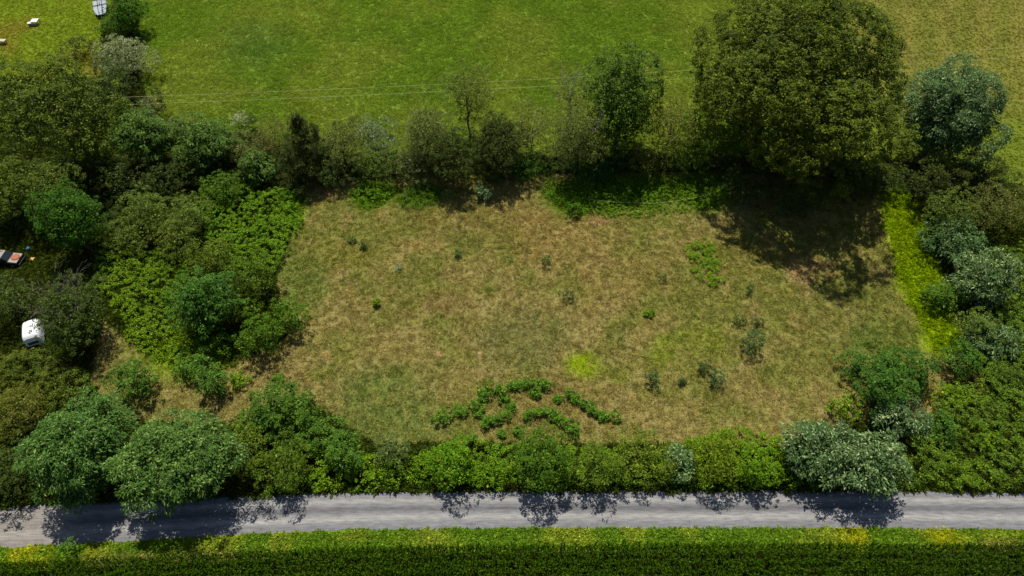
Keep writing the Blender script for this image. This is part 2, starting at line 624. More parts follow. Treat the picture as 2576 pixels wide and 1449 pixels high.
def ground_colour(x, y):
    """base growth colour, world coordinates, and zone id 0 hay 1 lawn 2 mown field 3 meadow 4 undergrowth 5 verge 6 corn soil"""
    px, py = to_px(x, y)
    wx = px + (fbm(x, y, 5, 2) - .5) * 46
    wy = py + (fbm(x, y, 5, 7) - .5) * 30
    rm, hw = road_mid(x)
    zone = np.full(x.shape, 4)
    zone[inpoly(px, py, MEADOW_POLY)] = 3
    far = (py < 330) | (y > 92)
    zone[inpoly(px, py, HAY_POLY) | ((y > 130) & (px < 2110))] = 0
    zone[(px < 260) & (py < 200) & (y < 400)] = 1
    zone[((px > 2110 + np.clip(py, 0, 400) * .2) & (py < 470 - np.clip(2575 - px, 0, 450) * .2)) | ((y > 130) & (px >= 2110))] = 2
    zone[(y < rm) & (y > corn_edge(x))] = 5
    zone[y <= corn_edge(x)] = 6
    C = np.zeros(x.shape + (3,))
    n1 = fbm(x, y, 14, 1)[..., None]
    n2 = fbm(x, y, 2.6, 4)[..., None]
    n3 = fbm(x, y, .9, 9, 3)[..., None]

    def mixc(a, b, t):
        return srgb(*a) * (1 - t) + srgb(*b) * t
    hay = mixc((104, 130, 40), (120, 136, 52), smooth((n1 - .35) / .3)) * (.8 + .4 * n2) 
    teal = smooth(1 - np.hypot((px - 640) / 160, (py - 110) / 110))[..., None] * .5
    hay = hay * (1 - teal) + srgb(88, 118, 58) * teal
    lawn = mixc((112, 130, 30), (124, 122, 42), smooth((n1 - .42) / .2)) * (.8 + .4 * n2)
    st = smooth((np.sin(px / 15.0 + (fbm(x, y, 8, 5) - .5) * 3) * .5 + .5))[..., None]
    hz = smooth((np.sin(y * 2.2 + (fbm(x, y, 9, 6) - .5) * 3) * .5 + .5))[..., None]
    up = smooth((200 - py) / 60)[..., None]
    band = st * up + hz * (1 - up)
    mown = mixc((106, 114, 40), (128, 124, 56), np.clip(band * .5 + n1 * .3 + n2 * .25, 0, 1)) * (.78 + .4 * n2)
    gp = smooth((py - 230) / 120)[..., None] * .7
    mown = mown * (1 - gp) + srgb(96, 118, 20) * gp
    mt = smooth((n2 * .6 + n1 * .4 - .36) / .28)
    mead = mixc((116, 120, 56), (142, 131, 80), mt)
    mead = mead * (1 - .4 * smooth((n3 - .5) / .3)) + srgb(128, 126, 60) * .4 * smooth((n3 - .5) / .3)
    und = mixc((60, 80, 20), (82, 96, 28), n1) * (.8 + .4 * n2)
    verge = mixc((102, 134, 34), (134, 150, 48), smooth((n2 - .4) / .25))
    yel = np.maximum(smooth(1 - np.abs(px - 110) / 190), np.maximum(smooth(1 - np.abs(px - 2160) / 90), smooth(1 - np.abs(px - 2370) / 80)))
    ye = (yel * smooth((n2[..., 0] - .35) / .2))[..., None]
    verge = verge * (1 - ye) + srgb(160, 164, 30) * ye
    ce = corn_edge(x)
    brn = (smooth((1.15 - (y - ce)) / .8) * np.maximum(smooth(1 - np.abs(px - 420) / 360), smooth((px - 2440) / 60)) * smooth((n2[..., 0] - .2) / .3))[..., None]
    verge = verge * (1 - brn) + srgb(146, 124, 84) * brn
    soil = mixc((70, 58, 36), (56, 52, 24), n2)
    for i, c in enumerate([hay, lawn, mown, mead, und, verge, soil]):
        C = np.where((zone == i)[..., None], c, C)
    for cx, cy, rx, ry, c, s in PATCH:
        m = (smooth(1.45 - np.hypot((wx - cx) / rx, (wy - cy) / ry) * 1.05) * s)[..., None]
        m = m * smooth((n2 + .25 * s + .1 - .3) / .25)
        m = np.where(((zone == 3) | (zone == 4))[..., None], m, 0)
        C = C * (1 - m) + srgb(*c) * (.85 + .3 * n3) * m
    stp = [(2222, 478), (2290, 500), (2335, 570), (2362, 650), (2375, 740), (2430, 860), (2410, 890), (2350, 872), (2296, 780), (2256, 690), (2240, 600), (2212, 540)]
    m = inpoly(px + (n3[..., 0] - .5) * 26 + (n2[..., 0] - .5) * 30, py, stp)
    C = np.where(m[..., None], srgb(126, 152, 2) * (.8 + .4 * n3), C)
    zone = np.where(m, 3, zone)
    return C * .78, zone


def z_ground(x, y):
    rm, hw = road_mid(x)
    d = np.abs(y - rm) - hw
    return np.where((y < 128) & (y > 8), (fbm(x, y, 6, 12) - .5) * .22 * smooth(d / 4), 0.0)


def build_ground():
    fx = np.concatenate([[-2500, -900, -400, -200], np.arange(-130, 130.01, .5), [200, 400, 900, 2500]])
    fy = np.concatenate([[-900, -200, -40], np.arange(0, 150.01, .5), [175, 250, 400, 900, 3000]])
    X, Y = np.meshgrid(fx, fy, indexing='ij')
    Cc, zone = ground_colour(X, Y)
    Z = z_ground(X, Y)
    nx, ny = X.shape
    V = np.stack([X, Y, Z], -1).reshape(-1, 3)
    idx = np.arange(nx * ny).reshape(nx, ny)
    Q = np.stack([idx[:-1, :-1], idx[1:, :-1], idx[1:, 1:], idx[:-1, 1:]], -1).reshape(-1, 4)
    fz = zone[:-1, :-1].reshape(-1)
    names = ['hay_field', 'lawn', 'mown_field', 'meadow', 'undergrowth_ground', 'verge_ground', 'corn_field_soil']
    mats = [M_GRASSG, M_GRASSG, M_GRASSG, M_MEADOW, M_SOIL, M_GRASSG, M_SOIL]
    for i, n in enumerate(names):
        q = Q[fz == i]
        if not len(q):
            continue
        u, inv = np.unique(q, return_inverse=True)
        me = quick_mesh(n, V[u], inv.reshape(-1, 4), Cc.reshape(-1, 3)[u])
        me.polygons.foreach_set('use_smooth', np.ones(len(q), bool))
        tag(link(n, me, mats[i]), kind='structure')


build_ground()


# road: crushed grey stone, two pale wheel tracks
def build_road():
    m, nt, p = new_mat('crushed_stone')
    a = nt.nodes.new('ShaderNodeAttribute')
    a.attribute_name = 'col'
    tc = nt.nodes.new('ShaderNodeTexCoord')
    mp = nt.nodes.new('ShaderNodeMapping')
    mp.inputs['Scale'].default_value = (1.0, 6.0, 1.0)
    n1 = nt.nodes.new('ShaderNodeTexNoise')
    n1.inputs['Scale'].default_value = .8
    n1.inputs['Detail'].default_value = 6
    n2 = nt.nodes.new('ShaderNodeTexNoise')
    n2.inputs['Scale'].default_value = 9
    n2.inputs['Detail'].default_value = 6
    n2.inputs['Roughness'].default_value = .8
    nt.links.new(tc.outputs['Object'], mp.inputs[0])
    nt.links.new(mp.outputs[0], n1.inputs['Vector'])
    nt.links.new(tc.outputs['Object'], n2.inputs['Vector'])
    ad = nt.nodes.new('ShaderNodeMath')
    ad.operation = 'ADD'
    nt.links.new(n1.outputs[0], ad.inputs[0])
    nt.links.new(n2.outputs[0], ad.inputs[1])
    r = nt.nodes.new('ShaderNodeMapRange')
    r.inputs[1].default_value = .7
    r.inputs[2].default_value = 1.3
    r.inputs[3].default_value = .6
    r.inputs[4].default_value = 1.4
    nt.links.new(ad.outputs[0], r.inputs[0])
    v = nt.nodes.new('ShaderNodeVectorMath')
    v.operation = 'SCALE'
    nt.links.new(a.outputs['Color'], v.inputs[0])
    nt.links.new(r.outputs[0], v.inputs['Scale'])
    nt.links.new(v.outputs[0], p.inputs['Base Color'])
    p.inputs['Roughness'].default_value = .95
    b = nt.nodes.new('ShaderNodeBump')
    b.inputs['Strength'].default_value = .35
    b.inputs['Distance'].default_value = .03
    nt.links.new(n2.outputs[0], b.inputs['Height'])
    nt.links.new(b.outputs[0], p.inputs['Normal'])
    xs = np.arange(-128, 128.1, .4)
    ts = np.linspace(-1, 1, 45)
    X, T = np.meshgrid(xs, ts, indexing='ij')
    mid, hw = road_mid(X)
    edge = (fbm(X, T * 3, 2.2, 3) - .5) * .35 * np.abs(T) ** 6
    Y = mid + T * (hw + edge * 1.2)
    Z = .035 + .05 * (1 - T ** 2) - .02 * np.exp(-((np.abs(T + .03) - .42) / .14) ** 2)
    tr = np.maximum(np.exp(-((T - .52) / .13) ** 2), np.exp(-((T + .38) / .17) ** 2))
    n = fbm(X * .14, Y * 3, 1.4, 8)
    base = srgb(132, 132, 136)[None, None] * np.ones(X.shape + (1,))
    C = base * (1 - .38 * np.exp(-((T - .08) / .14) ** 2))[..., None]
    C = C * (1 - tr[..., None]) + srgb(166, 165, 163) * tr[..., None]
    eg = smooth((np.abs(T) - .78) / .2)[..., None]
    C = C * (1 - eg) + srgb(128, 128, 142) * eg
    be = smooth((-X - 38) / 14)[..., None] * .7
    C = C * (1 - be) + srgb(150, 142, 132) * be
    C = C * (.86 + .28 * n)[..., None]
    C *= .66
    idx = np.arange(X.size).reshape(X.shape)
    Q = np.stack([idx[:-1, :-1], idx[1:, :-1], idx[1:, 1:], idx[:-1, 1:]], -1).reshape(-1, 4)
    me = quick_mesh('gravel_road', np.stack([X, Y, Z], -1).reshape(-1, 3), Q, C.reshape(-1, 3))
    me.polygons.foreach_set('use_smooth', np.ones(len(Q), bool))
    tag(link('gravel_road', me, m), kind='structure')


build_road()

# ---------------------------------------------------------------- grass, scattered with geometry nodes on points that carry their own colour
PROTO = bpy.data.collections.new('tufts')


def blade_proto(name, n, h, spread, w, flat=0.0, seed=0):
    r = np.random.default_rng(seed)
    Vs, Cs = [], []
    for i in range(n):
        a = r.random() * 6.283
        p = np.array([math.cos(a), math.sin(a), 0]) * r.random() ** .6 * spread
        d = unit(np.array([math.cos(a) * (r.uniform(.2, 1) + flat), math.sin(a) * (r.uniform(.2, 1) + flat), r.uniform(.5, 1.1)]) + r.normal(size=3) * .25)
        hh = h * r.uniform(.5, 1.2)
        sd = unit(np.cross(d, r.normal(size=3))) * w * r.uniform(.6, 1.3) * .5
        m = p + d * hh * .55
        d2 = unit(d + np.array([math.cos(a) * .5, math.sin(a) * .5, -.45]))
        e = m + d2 * hh * .5
        Vs.append([p - sd, p + sd, m + sd * .8, m - sd * .8])
        Vs.append([m - sd * .8, m + sd * .8, e + sd * .15, e - sd * .15])
        c = r.uniform(.6, 1.3)
        Cs += [[c, c, c * r.uniform(.8, 1)]] * 2
    V = np.array(Vs)
    V[:, :, 2] = np.maximum(V[:, :, 2], .0)
    Q = np.arange(len(V) * 4).reshape(-1, 4)
    me = quick_mesh(name, V.reshape(-1, 3), Q, np.repeat(np.array(Cs), 4, 0), 'shade')
    return me


def proto_collection(name, meshes, mat):
    c = bpy.data.collections.new(name)
    for i, me in enumerate(meshes):
        me.materials.append(mat)
        o = bpy.data.objects.new(name, me)
        c.objects.link(o)
    return c


def scatter(name, P, C, scale, coll, label=None, tilt=0.0, flatten=None):
    me = bpy.data.meshes.new(name + '_points')
    me.vertices.add(len(P))
    me.vertices.foreach_set('co', np.ascontiguousarray(P, np.float32).ravel())
    ca = me.color_attributes.new('col', 'FLOAT_COLOR', 'POINT')
    c4 = np.ones((len(P), 4), np.float32)
    c4[:, :3] = C
    ca.data.foreach_set('color', c4.ravel())
    sa = me.attributes.new('scl', 'FLOAT', 'POINT')
    sa.data.foreach_set('value', np.ascontiguousarray(scale, np.float32))
    ra = me.attributes.new('rot', 'FLOAT_VECTOR', 'POINT')
    R = np.zeros((len(P), 3), np.float32)
    R[:, 2] = rng.random(len(P)) * 6.283 if tilt >= 0 else rng.normal(size=len(P)) * .5
    R[:, :2] = rng.normal(size=(len(P), 2)) * abs(tilt)
    ra.data.foreach_set('vector', R.ravel())
    o = link(name, me)
    ng = bpy.data.node_groups.new(name, 'GeometryNodeTree')
    ng.interface.new_socket('Geometry', in_out='INPUT', socket_type='NodeSocketGeometry')
    ng.interface.new_socket('Geometry', in_out='OUTPUT', socket_type='NodeSocketGeometry')
    N = ng.nodes
    gi, go = N.new('NodeGroupInput'), N.new('NodeGroupOutput')
    ci = N.new('GeometryNodeCollectionInfo')
    ci.inputs[0].default_value = coll
    ci.inputs[1].default_value = True
    ci.inputs[2].default_value = True
    ip = N.new('GeometryNodeInstanceOnPoints')
    ip.inputs['Pick Instance'].default_value = True
    ri = N.new('FunctionNodeRandomValue')
    ri.data_type = 'INT'
    ri.inputs[4].default_value = 0
    ri.inputs[5].default_value = len(coll.objects) - 1
    na = N.new('GeometryNodeInputNamedAttribute')
    na.data_type = 'FLOAT'
    na.inputs[0].default_value = 'scl'
    nr = N.new('GeometryNodeInputNamedAttribute')
    nr.data_type = 'FLOAT_VECTOR'
    nr.inputs[0].default_value = 'rot'
    L = ng.links.new
    L(gi.outputs[0], ip.inputs['Points'])
    L(ci.outputs[0], ip.inputs['Instance'])
    L(ri.outputs[2], ip.inputs['Instance Index'])
    L(nr.outputs[0], ip.inputs['Rotation'])
    L(na.outputs[0], ip.inputs['Scale'])
    L(ip.outputs[0], go.inputs[0])
    md = o.modifiers.new('scatter', 'NODES')
    md.node_group = ng
    tag(o, label, kind='stuff')
    return o


T_HAY = proto_collection('hay_tuft', [blade_proto('hay_tuft', 16, .26, .17, .05, .25, i) for i in range(5)], M_LEAFI)
T_MEAD = proto_collection('meadow_tuft', [blade_proto('meadow_tuft', 16, .30, .16, .036, .7, 20 + i) for i in range(6)], M_LEAFI)
T_LEAFY = proto_collection('leafy_tuft', [blade_proto('leafy_tuft', 16, .24, .17, .12, .4, 40 + i) for i in range(5)], M_LEAFI)


def corn_proto(seed):
    r = np.random.default_rng(seed)
    Vs, Cs = [], []
    hgt = 1.95 * r.uniform(.9, 1.08)
    for i in range(13):
        z = .25 + (hgt - .35) * i / 12
        a = (i % 2) * math.pi + r.normal() * .7
        ln = (.58 - .018 * i) * r.uniform(.8, 1.15)
        d = np.array([math.cos(a), math.sin(a), 0])
        s = np.array([-math.sin(a), math.cos(a), 0]) * .034
        pts = [(0, 0), (.25, .5), (.55, .70), (.9, .5 + .35 * (i > 8))]
        ws = [.8, 1.15, .9, .1]
        rows = []
        for (u, v), w in zip(pts, ws):
            c = np.array([0, 0, z]) + d * u * ln + np.array([0, 0, v * ln * .9])
            rows.append((c - s * w, c + s * w))
        for k in range(3):
            Vs.append([rows[k][0], rows[k][1], rows[k + 1][1], rows[k + 1][0]])
            c = r.choice([.5, .8, 1.1, 1.9], p=[.3, .35, .25, .1]) * (.8 + .3 * k)  # random leaf tones; the rare palest one paints in highlights
            Cs.append([c, c, c])
    for a in (0, 1.57):
        d = np.array([math.cos(a), math.sin(a), 0]) * .018
        Vs.append([-d, d, d * .6 + [0, 0, hgt], -d * .6 + [0, 0, hgt]])
        Cs.append([.9, .9, .8])
    V = np.array(Vs)
    Q = np.arange(len(V) * 4).reshape(-1, 4)
    return quick_mesh('corn', V.reshape(-1, 3), Q, np.repeat(np.array(Cs), 4, 0), 'shade')


T_CORN = proto_collection('corn_plant', [corn_proto(70 + i) for i in range(7)], M_CORN)


def pts_in_view(n, x0, x1, y0, y1, margin=50):
    x = rng.uniform(x0, x1, n)
    y = rng.uniform(y0, y1, n)
    px, py = to_px(x, y)
    k = (px > -margin) & (px < 2575 + margin) & (py > -margin) & (py < 1449 + margin)
    return x[k], y[k], px[k], py[k]


def build_grass():
    x, y, px, py = pts_in_view(400000, -110, 110, 18, 140)
    C, zone = ground_colour(x, y)
    rm, hw = road_mid(x)
    off = (y > rm + hw + .1)
    P = np.stack([x, y, z_ground(x, y)], 1)
    n = fbm(x, y, 1.3, 15, 2)
    hv = rng.uniform(.78, 1.3, len(x))[:, None]
    # hay / lawn / mown
    k = (zone <= 2) & (rng.random(len(x)) < np.where(zone == 2, .6, .9))
    sc = rng.uniform(.7, 1.5, len(x)) * np.where(zone == 0, .8 + n * .6, .7)
    scatter('hay_field_grass', P[k & (zone < 2)], (C * hv)[k & (zone < 2)] * 1.85, sc[k & (zone < 2)], T_HAY, 'short green grass of the hay field', .15)
    scatter('mown_grass', P[k & (zone == 2)], (C * hv)[k & (zone == 2)] * 1.3, sc[k & (zone == 2)] * .8, T_HAY, 'short olive mown grass', .15)
    k = (zone == 3) & off
    straw = rng.random(len(x)) < .2
    C2 = C * rng.uniform(.72, 1.35, len(x))[:, None]
    C2[straw] = srgb(168, 158, 96) * .85 * hv[straw]
    g = C[:, 1] / (C[:, 0] + 1e-3)
    lush = g > 1.45
    C2[lush] = (C * hv)[lush]
    dk = (rng.random(len(x)) < .07) & ~lush
    C2[dk] = srgb(80, 90, 40) * .75
    kk = k & ~lush
    scatter('meadow_grass', P[kk], C2[kk] * 1.55, rng.uniform(.5, 1.45, kk.sum()), T_MEAD, 'dry tan and olive meadow grass', .3)
    kk = k & lush
    scatter('lush_grass', P[kk], C2[kk] * 1.35, rng.uniform(.7, 1.5, kk.sum()), T_LEAFY, 'fresh yellow green weeds in the meadow', .3)
    k = (zone == 4) & off
    scatter('undergrowth_weeds', P[k], (C * hv)[k] * 1.1, rng.uniform(1, 2.4, k.sum()), T_LEAFY, 'low weeds between the shrubs', .3)
    # verge between road and corn
    x, y, px, py = pts_in_view(60000, -75, 75, 19, 28)
    C, zone = ground_colour(x, y)
    rm, hw = road_mid(x)
    k = (y < rm - hw - .02 + (fbm(x, y, 1.5, 3) - .5) * .3) & (y > corn_edge(x) - .2)
    g = C[:, 1] / (C[:, 0] + 1e-3)
    k &= (g > 1.02) | (rng.random(len(x)) < .15)
    P = np.stack([x, y, np.zeros(len(x))], 1)
    scatter('verge_weeds', P[k], (C * rng.uniform(.7, 1.4, len(x))[:, None])[k] * 1.7, rng.uniform(.6, 1.35, k.sum()), T_LEAFY, 'yellow green weeds along the road verge', .35)
    # corn
    Pc = []
    for r in range(19):
        xs = np.arange(-75, 75, .19)
        xs = xs + rng.normal(size=len(xs)) * .03
        ys = corn_edge(xs) - .15 - r * .76 + rng.normal(size=len(xs)) * .035
        Pc.append(np.stack([xs, ys, np.zeros(len(xs))], 1))
    Pc = np.concatenate(Pc)
    Pc = Pc[rng.random(len(Pc)) < .95]
    px, py = to_px(Pc[:, 0], Pc[:, 1])
    Pc = Pc[(px > -90) & (px < 2665) & (py < 1560)]
    n = fbm(Pc[:, 0], Pc[:, 1], 3, 21)[:, None]
    Cc = (srgb(44, 76, 2) * (1 - n) + srgb(68, 94, 8) * n) * .8 * rng.uniform(.75, 1.25, (len(Pc), 1))
    scatter('corn_plants', Pc, Cc, rng.uniform(.85, 1.1, len(Pc)), T_CORN, 'rows of tall dark green corn', .06)


build_grass()


# ---------------------------------------------------------------- masses of vines and brush that nobody could count
def mass(name, label, sp, poly, h, lump=2.2, dens=1.0, tint=(1, 1, 1), size=1.0, cmix=None, edge=1.2, raw=False):
    s = dict(SP_[sp])
    W = np.array([at(*p)[:2] for p in poly])
    x0, y0 = W.min(0)
    x1, y1 = W.max(0)
    n = int((x1 - x0) * (y1 - y0) * 4.6 * dens / size)
    x = rng.uniform(x0, x1, n)
    y = rng.uniform(y0, y1, n)
    ok = inpoly(x, y, W)
    x, y = x[ok], y[ok]
    big = min(1.0, min(x1 - x0, y1 - y0) / 14)
    d = polydist(x, y, W) + (fbm(x, y, 2.4, 30) - .5 - .08 * big) * (1.2 + 2.2 * big)
    ok = d > .0
    x, y, d = x[ok], y[ok], d[ok]

    def hf(x, y, d):
        a = vnoise(x, y, lump, 41)
        b = vnoise(x, y, lump * .4, 43)
        return h * (.25 + .95 * a * a + .35 * b) * smooth(d / edge + .15)
    z = hf(x, y, d)
    z = z + rng.normal(size=len(z)) * .12
    e = .2
    gx = (hf(x + e, y, d) - z) / e
    gy = (hf(x, y + e, d) - z) / e
    N = unit(np.stack([-gx, -gy, np.full(len(x), .9)], 1) + rand_unit(len(x)) * .5)
    P = np.stack([x, y, z], 1)
    V, C = foliage(P, N, s, tint, size)
    if cmix is not None:
        cx = V[:, 0, 0]
        cy = V[:, 0, 1]
        t = smooth((fbm(cx, cy, 5, 50) - .42) / .2)[:, None]
        C = C * (1 - t) + C * np.array(cmix) * t
    me = leaf_mesh(name, V, C)
    o = link(name, me, M_LEAF)
    tag(o, label, kind='stuff')
    return o


mass('green_vines', 'bright green vines climbing over the left side of the meadow', 'bright', [(500, 500), (600, 470), (680, 480), (760, 500), (770, 560), (730, 640), (700, 700), (600, 690), (520, 640), (500, 560)], 1.5, tint=(.9, 1, .8), size=.85)
mass('yellow_vines', 'yellow green leafy vines in the clearing left of the round dark tree', 'bright', [(240, 640), (340, 620), (470, 640), (520, 700), (450, 760), (460, 850), (560, 880), (560, 930), (440, 940), (330, 870), (280, 800), (240, 720)], .9, tint=(1.05, 1.0, .9), lump=1.6, cmix=(.85, .9, .9))
mass('roadside_brush', 'bright green weeds and brush along the near edge of the meadow', 'bright', [(740, 1135), (860, 1120), (960, 1150), (1080, 1130), (1200, 1110), (1330, 1120), (1500, 1130), (1700, 1120), (1850, 1075), (1960, 1090), (2050, 1150), (2250, 1160), (2250, 1236), (1900, 1234), (1300, 1230), (760, 1240), (640, 1250)], 1.3, lump=2.0, cmix=(.88, .92, .95))
mass('goldenrod_thicket', 'olive green goldenrod thicket filling the lower right corner', 'brush', [(2220, 1130), (2290, 1080), (2330, 1010), (2400, 960), (2430, 900), (2470, 800), (2500, 640), (2575, 590), (2720, 600), (2750, 1236), (2500, 1236), (2230, 1238)], 1.8, lump=2.6, tint=(.98, 1.15, .6), cmix=(1.12, 1.12, .8))
mass('left_bank_brush', 'olive brown brush along the left edge above the road', 'brush', [(-120, 890), (120, 880), (220, 930), (240, 1040), (140, 1040), (90, 1140), (60, 1250), (-150, 1270)], 2.4, lump=2.8, tint=(.85, .82, .6), cmix=(1.15, .95, .8))
mass('shaded_understorey', 'dark green understorey below the left hand trees', 'dark', [(-60, 420), (200, 400), (420, 400), (640, 410), (760, 450), (620, 480), (480, 500), (330, 560), (260, 640), (210, 660), (100, 600), (-80, 560)], 2.0, lump=3, tint=(.9, .95, .8))
mass('hedge_understorey', 'dark green understorey below the far row of trees', 'dark', [(640, 400), (900, 385), (1300, 385), (1700, 380), (1900, 400), (2300, 420), (2300, 490), (2050, 520), (1850, 470), (1700, 435), (1400, 445), (1250, 460), (1000, 455), (850, 470), (700, 450)], 1.6, lump=3, tint=(.9, .95, .8))
mass('weed_bank', 'rank bright green weeds in the shade of the far trees', 'bright', [(1360, 450), (1700, 430), (1810, 440), (1860, 500), (1840, 535), (1600, 550), (1440, 545), (1380, 500)], .3, lump=1.5, tint=(.85, .95, .7), size=.6, dens=.8)
mass('leafy_patch', 'bright green leafy vine patch in front of the far hedge', 'bright', [(868, 470), (930, 455), (1000, 465), (990, 500), (930, 530), (895, 522)], .8, lump=1.2, tint=(.85, 1, .8))
mass('weed_patch', 'bright green weed patch in the middle right of the meadow', 'bright', [(1720, 620), (1770, 600), (1800, 625), (1815, 690), (1830, 725), (1800, 735), (1750, 700), (1725, 660)], .55, lump=1.0, tint=(.95, 1.02, .7))

mass('low_weeds', 'low green weeds right of the leafy vine patch', 'green', [(990, 478), (1060, 465), (1120, 470), (1110, 510), (1060, 535), (1010, 520)], .5, lump=1.2, tint=(.9, .95, .6))
# ---------------------------------------------------------------- trees and shrubs
FT = 'trees in the far hedgerow'
LT = 'trees and shrubs on the left bank'
RT = 'trees and shrubs on the right bank'
NT = 'shrubs beside the gravel road'
MS = 'small shrubs standing in the meadow'
SF = ('stem', 'foliage')


def tree(label, sp, box, group, name='tree', z0=1.2, **k):
    return plant(name, 'tree', label, sp, box, group, z0=z0, **k)


def shrub(label, sp, box, group, name='shrub', **k):
    return plant(name, 'shrub', label, sp, box, group, z0=0.0, parts=SF, **k)


# big ones
tree('huge spreading oak with olive green leaves towering over the far right of the meadow', 'oak', (1728, -85, 2262, 482), 'large broad crowned trees', 'oak_tree', z0=1.4, ry=1.1, kmax=.8, fill=4.0)
tree('broad dark olive walnut tree at the left edge beyond the vines', 'walnut', (-20, 140, 305, 430), 'large broad crowned trees', 'walnut_tree', z0=2.0)
tree('tall dark green tree standing out above the middle of the far hedgerow', 'walnut', (1465, 82, 1662, 432), FT, z0=.6, tint=(.78, .95, .85), kmax=1.5)
tree('tall blue green locust between the huge oak and the mown field', 'blue', (2268, 145, 2508, 425), RT, 'locust_tree', z0=.6, dens=1.4, fill=2.0, tint=(.9, .95, .9))
# top left
tree('dense dark green tree cut by the top edge beside the grey trailer', 'green', (268, -60, 366, 112), LT, z0=.8, tint=(.7, .9, .8))
shrub('lighter green round shrub below the grey trailer', 'green', (245, 34, 335, 98), LT)
shrub('silver grey leaved shrub at the corner of the hay field', 'silver', (232, 82, 392, 205), LT, 'silver_shrub')
shrub('dark green shrub to the left of the silver grey one', 'dark', (150, 88, 250, 150), LT)
shrub('dark grey green shrub between the walnut and the silver shrub', 'dark', (222, 150, 335, 285), LT, tint=(.95, 1, 1))
shrub('small faint grey green bush on the lawn above the walnut', 'grey', (122, 160, 165, 192), LT)
tree('feathery olive green young conifer right of the walnut', 'olive', (268, 222, 348, 340), LT, 'conifer_tree', z0=.6, shape='cone')
shrub('grey dying shrub just below the left ends of the wires', 'grey', (350, 238, 420, 300), LT, tint=(1.15, 1.05, 1.15), bare=('grey', 5, 1.2, 2.2, .03), dens=.8)
shrub('slim dark sapling poking up beside the grey dying shrub', 'dark', (385, 212, 408, 275), LT, kmax=2.5)
tree('sumac with star like leaf sprays right of the walnut', 'sumac', (300, 268, 438, 422), LT, 'sumac_tree', z0=.8)
tree('yellowish feathery larch in front of the walnut', 'olive', (165, 318, 258, 425), LT, 'larch_tree', z0=.6, shape='cone', tint=(1.1, 1.05, .8))
tree('sumac with starry leaves between the larch and the pale little bush', 'sumac', (428, 288, 598, 425), LT, 'sumac_tree', z0=.8)
shrub('grey green tangle at the corner of the hay field edge', 'grey', (415, 285, 500, 350), LT)
shrub('whitish little bush at the edge of the hay field', 'white', (584, 278, 620, 330), LT)
shrub('slim dark green bush right of the whitish little bush', 'dark', (615, 284, 648, 338), LT, kmax=2.2)
tree('olive green tree at the left edge below the walnut', 'olive', (-70, 370, 75, 560), LT, z0=1)
tree('light olive bushy tree below the walnut', 'brush', (20, 385, 205, 560), LT, z0=1, tint=(.95, .92, .7))
tree('dark green bushy tree above the parked vehicle', 'green', (80, 450, 260, 645), LT, z0=1, tint=(.62, .8, .9))
shrub('dark shrub in the deep shade right of the larch', 'dark', (240, 400, 345, 500), LT)
shrub('dark shrub below the right hand sumac', 'dark', (345, 410, 450, 500), LT)
shrub('grey green shrub in the middle of the left bank', 'brush', (312, 470, 425, 590), LT)
shrub('grey green shrub touching the bright vines on its right', 'brush', (415, 475, 532, 605), LT)
shrub('grey green shrub at the lower left of the four grey green ones', 'brush', (263, 540, 392, 645), LT, tint=(.95, .95, .9))
shrub('grey green shrub at the lower right of the four grey green ones', 'brush', (385, 545, 512, 655), LT, tint=(1, .97, .85))
shrub('bright green shrub at the top of the vines', 'green', (495, 425, 615, 520), LT)
shrub('dark green shrub below the sumacs', 'dark', (430, 360, 520, 470), LT)
shrub('broad leaved grey green sumac shrub at the left end of the far hedgerow', 'sumac', (604, 380, 694, 468), LT)
shrub('grey green shrub below the whitish little bush', 'grey', (570, 325, 680, 430), LT)
shrub('olive feathery shrub at the bottom of the bright vines', 'olive', (455, 598, 602, 695), LT)
shrub('dark olive feathery shrub at the edge of the meadow', 'olive', (578, 638, 702, 755), LT, tint=(.85, .95, .8))
tree('round dark green locust alone among the yellow green vines', 'locustg', (432, 668, 592, 848), LT, 'locust_tree', z0=.6, tint=(.85, .95, 1))
shrub('green bush at the meadow edge with a rounded bottom', 'green', (595, 790, 705, 902), LT)
shrub('green bush jutting furthest into the left of the meadow', 'green', (680, 740, 772, 845), LT, tint=(1.05, 1.05, 1))
shrub('low green bush right of the round dark green locust', 'green', (585, 745, 665, 815), LT)
shrub('low bush below the round dark green locust', 'bright', (528, 830, 602, 895), LT, tint=(.8, .85, .8))
tree('half bare grey green tree with twiggy top at the left edge', 'dark', (92, 672, 264, 905), LT, z0=.8, bare=('grey', 14, 2.2, 4.8, .06), dens=.75, tint=(1.0, 1.05, 1))
shrub('dark grey green shrub at the left edge below the parked vehicle', 'dark', (-50, 692, 90, 820), LT, tint=(1.1, 1.15, 1), bare=('grey', 5, 1.5, 2.4, .03))
shrub('round green shrub in the dry grass of the lower left', 'locustg', (278, 905, 396, 1012), LT)
shrub('green shrub with a drooping tail in the lower left', 'locustg', (440, 880, 545, 965), LT)
shrub('lower half of the tailed green shrub in the lower left', 'locustg', (490, 920, 572, 1003), LT)
shrub('small bright green bush at the edge of the dry grass', 'bright', (575, 938, 626, 976), LT)
shrub('olive shrub above the large locusts', 'brush', (115, 930, 240, 1030), LT, tint=(.85, .85, .6))
shrub('brownish olive shrub at the left edge', 'brown', (-20, 960, 110, 1110), LT, tint=(1.05, 1.1, .8))
shrub('dark shrub at the left edge just above the road', 'dark', (-60, 1110, 110, 1262), LT, tint=(.8, .85, .7))
